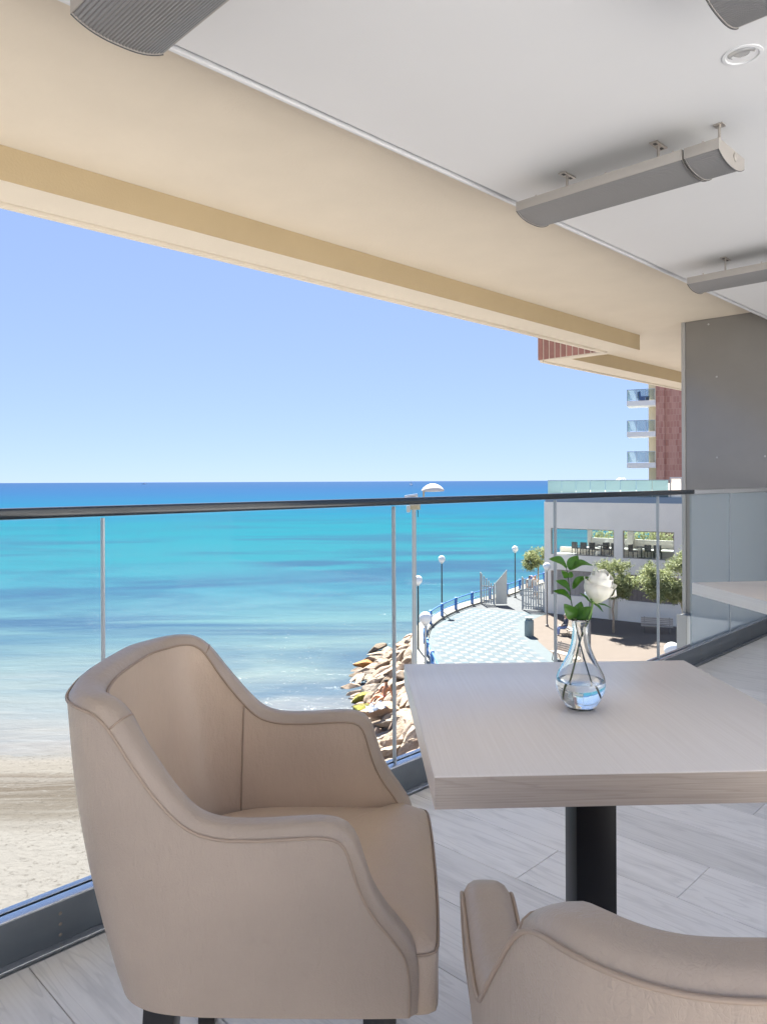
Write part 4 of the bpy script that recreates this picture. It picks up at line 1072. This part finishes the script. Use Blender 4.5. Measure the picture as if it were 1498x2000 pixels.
for x, y, lab in ((3.75, 1.35, 'dark cafe table behind the first window'), (6.6, 1.2, 'dark cafe table at the left of the second window')):
    tag(link('cafe_table', ctm, None, wbp(x, y, 4.25), WA), lab, 'table', 'cafe tables inside the white building')
hg = MB(); q = random.Random(2)
for _ in range(5200):
    p = Vector((q.uniform(.2, 8.8), 9.3 + q.uniform(0, .9), 3.9 + q.random() ** 1.3 * 2.0 * (.75 + .25 * math.sin(q.uniform(0, 6)))))
    a = Vector((q.gauss(0, 1), q.gauss(0, 1), q.gauss(0, 1))).normalized(); s_ = a.orthogonal().normalized() * .06; a *= .22
    hg.add([p, p + a*.5 + s_, p + a, p + a*.5 - s_], [(0, 1, 2, 3)])
hd_ = hg.build('hedge', leafy[0], loc=(11.66, 54.0, PZ), rz=WA); tag(hd_, 'green hedge seen through the windows behind the cafe', 'hedge')

# ------------------------------------------------------------------ apartment tower behind
ab = empty('apartment_tower', (27.0, 75.0, PZ), R(-24)); tag(ab, 'brick clad apartment tower with glass balconies behind the white building', 'building')
def brick_mat():
    m, nt, b = new_mat('red brown stone cladding')
    v = coords(nt, rot=(R(90), 0, 0)); br = nd(nt, 'ShaderNodeTexBrick'); nt.links.new(v, br.inputs['Vector'])
    br.inputs['Scale'].default_value = 1; br.inputs['Brick Width'].default_value = .30; br.inputs['Row Height'].default_value = .62; br.inputs['Mortar Size'].default_value = .012; br.offset = .37
    br.inputs['Color1'].default_value = (0.3055, 0.1313, 0.1063, 1); br.inputs['Color2'].default_value = (0.4290, 0.2313, 0.1875, 1); br.inputs['Mortar'].default_value = (0.4680, 0.3125, 0.2625, 1)
    n = noise(nt, coords(nt), .5, 5, .7); c = mixc(nt, ramp(nt, n, [(.4, 0.), (.75, .5)]), br.outputs['Color'], (0.4810, 0.2750, 0.2125))
    nt.links.new(c, b.inputs['Base Color']); b.inputs['Roughness'].default_value = .8; bump(nt, b, br.outputs['Fac'], -.3, .02); return m
bk = brick_mat(); cr_w = M('cream tower wall', (.62, .56, .40), .8)
MB().box(1.30, 9, 0, 8, 0, 32).build('tower_wall', bk, ab); MB().box(.50, 1.298, -.35, 7, 0, 32).build('tower_return', bk, ab)
MB().box(-.30, .498, 1.0, 8, 0, 32).build('cream_wall', cr_w, ab)
slab_m = M('white balcony slab', (.66, .65, .64), .7); fr_m = M('balcony frame', (.30, .36, .40), .4, .3)
for i, z in enumerate((10.85, 13.98, 17.1, 20.2, 23.3)):
    sl = MB().box(-2.25, .49, -.8, 1.6, z, z + .50).build('balcony', slab_m, ab)
    for k in range(3):
        x = -2.2 + k * .88
        MB().box(x + .03, x + .85, -.76, -.74, z + .56, z + 1.60).build('balcony_pane', balcony_m, sl)
    MB().box(-2.2, -2.18, -.70, 1.5, z + .56, z + 1.60).build('balcony_pane', balcony_m, sl)
    b = MB().box(-2.23, .46, -.77, -.73, z + 1.601, z + 1.66).box(-2.23, -2.17, -.729, 1.5, z + 1.601, z + 1.66)
    for k in range(4): b.box(-2.22 + k*.88, -2.17 + k*.88, -.77, -.735, z + .501, z + 1.60)
    b.build('balcony_rail', fr_m, sl)
tag(MB().box(-.5, .5, -.35, .35, .3, .42).box(-.5, -.4, -.35, .35, .42, .9).box(-.45, .45, -.3, .3, 0, .3).build('patio_chair', M('dark blue cushion', (.05, .10, .22), .7), loc=(26.2, 74.8, PZ + 17.6)), 'dark blue patio chair on the highest visible balcony', 'chair')
sh = MB(); q = random.Random(6)
for _ in range(500):
    p = Vector((q.uniform(-.6, .8), q.uniform(-.3, .3), q.uniform(0, .45))); a = Vector((q.gauss(0, 1), q.gauss(0, 1), q.gauss(0, 1))).normalized() * .16; s_ = a.orthogonal().normalized() * .05
    sh.add([p, p + a*.5 + s_, p + a, p + a*.5 - s_], [(0, 1, 2, 3)])
tag(sh.build('shrub', leafy[1], loc=wbp(9.0, 6.6, 9.35)), 'small dark shrub on the roof at the foot of the tower', 'shrub')

# ------------------------------------------------------------------ people
def figure(name, joints, bones, mats, label, loc, rz, hair, sc=1.0):
    """joints: name -> (pos, radius, material index); one skinned body, hair as a child"""
    me = bpy.data.meshes.new(name); names = list(joints)
    me.from_pydata([joints[n][0] for n in names], [(names.index(a), names.index(b)) for a, b in bones], [])
    o = link(name, me, None, loc, rz); o.scale = (sc,) * 3
    md = o.modifiers.new('skin', 'SKIN')
    for i, n in enumerate(names):
        r = joints[n][1]; me.skin_vertices[0].data[i].radius = (r if isinstance(r, tuple) else (r, r))
        me.skin_vertices[0].data[i].use_root = n == 'pelvis'
    sb = o.modifiers.new('sub', 'SUBSURF'); sb.levels = 1; sb.render_levels = 1
    dg = bpy.context.evaluated_depsgraph_get(); ev = o.evaluated_get(dg)
    nm = bpy.data.meshes.new_from_object(ev, depsgraph=dg); o.modifiers.clear(); o.data = nm
    nm.materials.clear()
    for m_ in mats: nm.materials.append(m_)
    segs = [(Vector(joints[a][0]), Vector(joints[b][0]), joints[b][2]) for a, b in bones]
    for p in nm.polygons:
        c = p.center; best = 9; k = 0
        for a, b, mi in segs:
            d = b - a; t = max(0, min(1, (c - a).dot(d) / max(1e-9, d.length_squared))); dist = (a + d * t - c).length
            if dist < best: best = dist; k = mi
        p.material_index = k; p.use_smooth = True
    h = Vector(joints['head'][0])
    MB().sphere(h + Vector((0, .02, .045)), .105, 12, 8, (.95, 1.05, .85)).build('hair', hair, o, smooth=True)
    MB().sphere(h + Vector((0, -.112, -.005)), .018, 6, 5, (1, 1.2, 1.2)).build('nose', mats[0], o, smooth=True)
    tag(o, label, 'person'); return o
skin = M('skin', (.48, .28, .19), .5); tan = M('tanned skin', (.40, .17, .085), .5); navy = M('navy jacket', (.045, .05, .08), .8); jeans = M('blue jeans', (.16, .22, .42), .8); shoe = M('brown shoe', (.10, .05, .03), .6)
shirt_b = M('light blue shirt', (.38, .50, .60), .8); dknavy = M('dark navy shorts', (.02, .03, .08), .8); grey_h = M('grey hair', (.33, .30, .27), .8); dark_h = M('dark hair', (.04, .03, .025), .7); red_h = M('ginger hair', (.36, .14, .08), .7); red_m = M('red swim shorts', (.35, .04, .06), .7); pale_sh = M('pale shirt', (.55, .50, .48), .8)
def add_hand(J, Bn, side, wrist, d, mi):
    w = Vector(wrist); d = Vector(d).normalized(); a = d.orthogonal().normalized()
    J['palm' + side] = (tuple(w + d * .07), (.042, .022), mi); Bn.append(('wrist' + side, 'palm' + side))
    for i in range(4):
        off = a * (.028 * (i - 1.5) / 1.5)
        J[f'knuckle{side}{i}'] = (tuple(w + d * .11 + off), .011, mi); J[f'finger{side}{i}'] = (tuple(w + d * (.17 + .012 * (i in (1, 2))) + off), .008, mi)
        Bn += [('palm' + side, f'knuckle{side}{i}'), (f'knuckle{side}{i}', f'finger{side}{i}')]
    J['thumb' + side] = (tuple(w + d * .09 + a * .06), .010, mi); Bn.append(('palm' + side, 'thumb' + side))
def seated(mats):
    J = {'pelvis': ((0, 0, .52), (.17, .13), 2), 'waist': ((0, .03, .70), (.15, .11), 1), 'chest': ((0, .03, .92), (.18, .12), 1), 'neck': ((0, .01, 1.09), .06, 0), 'head': ((0, -.02, 1.25), (.095, .115), 0), 'crown': ((0, -.01, 1.33), .07, 0)}
    Bn = [('pelvis', 'waist'), ('waist', 'chest'), ('chest', 'neck'), ('neck', 'head'), ('head', 'crown')]
    for s, x in (('L', -1), ('R', 1)):
        J['sh' + s] = ((.19 * x, .03, 1.02), .075, 1); J['el' + s] = ((.24 * x, -.02, .74), .052, 1); J['wrist' + s] = ((.10 * x, -.22, .66), .035, 1)
        J['hip' + s] = ((.10 * x, -.05, .52), .10, 2); J['kn' + s] = ((.12 * x, -.46, .52), .07, 2); J['an' + s] = ((.12 * x, -.52, .09), .05, 2); J['toe' + s] = ((.13 * x, -.70, .04), .04, 3)
        Bn += [('chest', 'sh' + s), ('sh' + s, 'el' + s), ('el' + s, 'wrist' + s), ('pelvis', 'hip' + s), ('hip' + s, 'kn' + s), ('kn' + s, 'an' + s), ('an' + s, 'toe' + s)]
        add_hand(J, Bn, s, J['wrist' + s][0], (-.6 * x, -.5, -.1), 0)
    return J, Bn
def standing(raise_arm):
    J = {'pelvis': ((0, 0, .92), (.16, .12), 2), 'waist': ((0, 0, 1.08), (.14, .10), 1), 'chest': ((0, 0, 1.32), (.18, .12), 1), 'neck': ((0, 0, 1.49), .058, 0), 'head': ((0, -.02, 1.63), (.09, .11), 0), 'crown': ((0, -.01, 1.71), .07, 0)}
    Bn = [('pelvis', 'waist'), ('waist', 'chest'), ('chest', 'neck'), ('neck', 'head'), ('head', 'crown')]
    for s, x in (('L', -1), ('R', 1)):
        J['sh' + s] = ((.19 * x, 0, 1.42), .07, 1)
        if raise_arm and x < 0: J['el' + s] = ((.34 * x, -.20, 1.50), .05, 0); J['wrist' + s] = ((.12 * x, -.30, 1.64), .034, 0); hd_ = (.3, -.3, .3)
        else: J['el' + s] = ((.24 * x, .02, 1.14), .05, 0); J['wrist' + s] = ((.24 * x, -.08, .90), .034, 0); hd_ = (0, -.15, -1)
        J['hip' + s] = ((.10 * x, 0, .86), .10, 2); J['kn' + s] = ((.11 * x, -.02, .48), .068, 2 if not raise_arm else 0); J['an' + s] = ((.11 * x, .02, .09), .048, 0); J['toe' + s] = ((.13 * x, -.16, .04), .038, 3)
        Bn += [('chest', 'sh' + s), ('sh' + s, 'el' + s), ('el' + s, 'wrist' + s), ('pelvis', 'hip' + s), ('hip' + s, 'kn' + s), ('kn' + s, 'an' + s), ('an' + s, 'toe' + s)]
        add_hand(J, Bn, s, J['wrist' + s][0], hd_, 0)
    return J, Bn
J, Bn = seated(None)
figure('person', J, Bn, [skin, navy, jeans, shoe], 'seated man in dark jacket and blue jeans on a bench', (11.28, 46.15, PZ - .06), R(-82), grey_h)
J, Bn = standing(True)
figure('person', J, Bn, [skin, shirt_b, dknavy, shoe], 'standing person in light blue shirt raising a hand to the face', (12.0, 61.3, PZ), R(150), dark_h)
J, Bn = standing(False)
figure('person', J, Bn, [skin, pale_sh, jeans, shoe], 'standing person with ginger hair behind the gate pickets', (12.45, 61.2, PZ), R(170), red_h)
# sunbather sitting on the rocks, leaning back on one arm
J = {'pelvis': ((0, 0, .16), (.16, .13), 1), 'waist': ((.02, .14, .30), (.13, .10), 0), 'chest': ((.03, .28, .50), (.17, .11), 0), 'neck': ((.02, .34, .66), .055, 0), 'head': ((0, .33, .81), (.09, .11), 0), 'crown': ((0, .34, .89), .07, 0)}
Bn = [('pelvis', 'waist'), ('waist', 'chest'), ('chest', 'neck'), ('neck', 'head'), ('head', 'crown')]
for s, x in (('L', -1), ('R', 1)):
    J['sh' + s] = ((.03 + .18 * x, .28, .60), .065, 0); J['el' + s] = ((.03 + .27 * x, .34 if x > 0 else .08, .36), .046, 0); J['wrist' + s] = ((.03 + .26 * x, .42 if x > 0 else -.12, .14 if x > 0 else .38), .033, 0)
    J['hip' + s] = ((.09 * x, -.05, .16), .095, 1); J['kn' + s] = ((.12 * x, -.42, .30 if x < 0 else .18), .066, 0); J['an' + s] = ((.13 * x, -.78, .06), .045, 0); J['toe' + s] = ((.14 * x, -.92, .13), .034, 0)
    Bn += [('chest', 'sh' + s), ('sh' + s, 'el' + s), ('el' + s, 'wrist' + s), ('pelvis', 'hip' + s), ('hip' + s, 'kn' + s), ('kn' + s, 'an' + s), ('an' + s, 'toe' + s)]
    add_hand(J, Bn, s, J['wrist' + s][0], (0, .4, -.6) if x > 0 else (0, -.8, -.3), 0)
SB = (-.12, 36.0, -9.45)
figure('person', J, Bn, [tan, red_m], 'tanned sunbather in swim shorts sitting on the rocks', SB, R(-35), dark_h, 1.05)
flat = link('rock', rocks[3], None, (-.15, 36.0, -9.95)); flat.scale = (1.3, 1.1, .9); flat.rotation_euler = (0, 0, .5); tag(flat, 'broad flat boulder the sunbather sits on', 'rock', 'boulders of the breakwater below the promenade')
tw = MB(); q = random.Random(9); vs = []
for i in range(13):
    for j in range(9):
        vs.append((-.42 + .84*i/12, -.28 + .56*j/8, .10 * math.sin(i*1.1 + j*.7) * math.sin(j*1.3) + .12 * math.exp(-((i-6)**2 + (j-4)**2) / 14) + q.uniform(-.02, .02)))
tw.add(vs, [(i*9+j, i*9+j+1, (i+1)*9+j+1, (i+1)*9+j) for i in range(12) for j in range(8)])
o = tw.build('towel', M('white towel', (.66, .70, .76), .9), loc=(-.42, 35.2, -9.50), rz=.3, smooth=True); o.rotation_euler = (R(18), R(-12), .3)
tag(o, 'crumpled white towel on the rocks beside the sunbather', 'towel')

# ------------------------------------------------------------------ boats on the horizon
sail_m = M('white sail', (.80, .80, .80), .7); hull_m = M('pale hull', (.55, .57, .60), .5)
def sailboat(x, y, s, label):
    e = empty('sailboat', (x, y, sea_z)); e.scale = (s,) * 3; tag(e, label, 'sailboat', 'boats on the horizon')
    MB().add([(-4, 0, .9), (4.5, 0, 1.1), (3, .9, .9), (-3.6, .9, .9), (3, -.9, .9), (-3.6, -.9, .9), (-3.2, 0, 0), (3, 0, 0)], [(3, 2, 1, 4, 5, 0), (0, 6, 7, 1, 2, 3), (0, 5, 4, 1, 7, 6)]).build('hull', hull_m, e)
    MB().tube([(.3, 0, .9), (.3, 0, 12)], .09, 6).build('mast', hull_m, e)
    MB().add([(.2, .02, 2), (-3.4, .35, 2.1), (.2, .02, 11.6), (-1.4, .3, 6.5)], [(0, 1, 3, 2)]).build('sail', sail_m, e)
    MB().add([(.5, 0, 10.4), (.5, .3, 2), (4.2, 0, 1.4)], [(0, 1, 2)]).build('sail', sail_m, e)
sailboat(80, 2160, 1.2, 'sailboat on the horizon above the floodlight mast')
sailboat(92, 1500, .45, 'tiny sailboat above the domed mast lantern')
e = empty('cargo_ship', (-1560, 4850, sea_z)); e.scale = (.4, .4, .45); tag(e, 'tiny grey ship alone on the open sea horizon', 'ship', 'boats on the horizon')
MB().box(-45, 45, -6, 6, 0, 7).build('hull', hull_m, e); MB().box(-14, 10, -5, 5, 7.01, 14).build('superstructure', hull_m, e); MB().tube([(0, 0, 14), (0, 0, 30)], 1.2, 6).build('mast', hull_m, e)
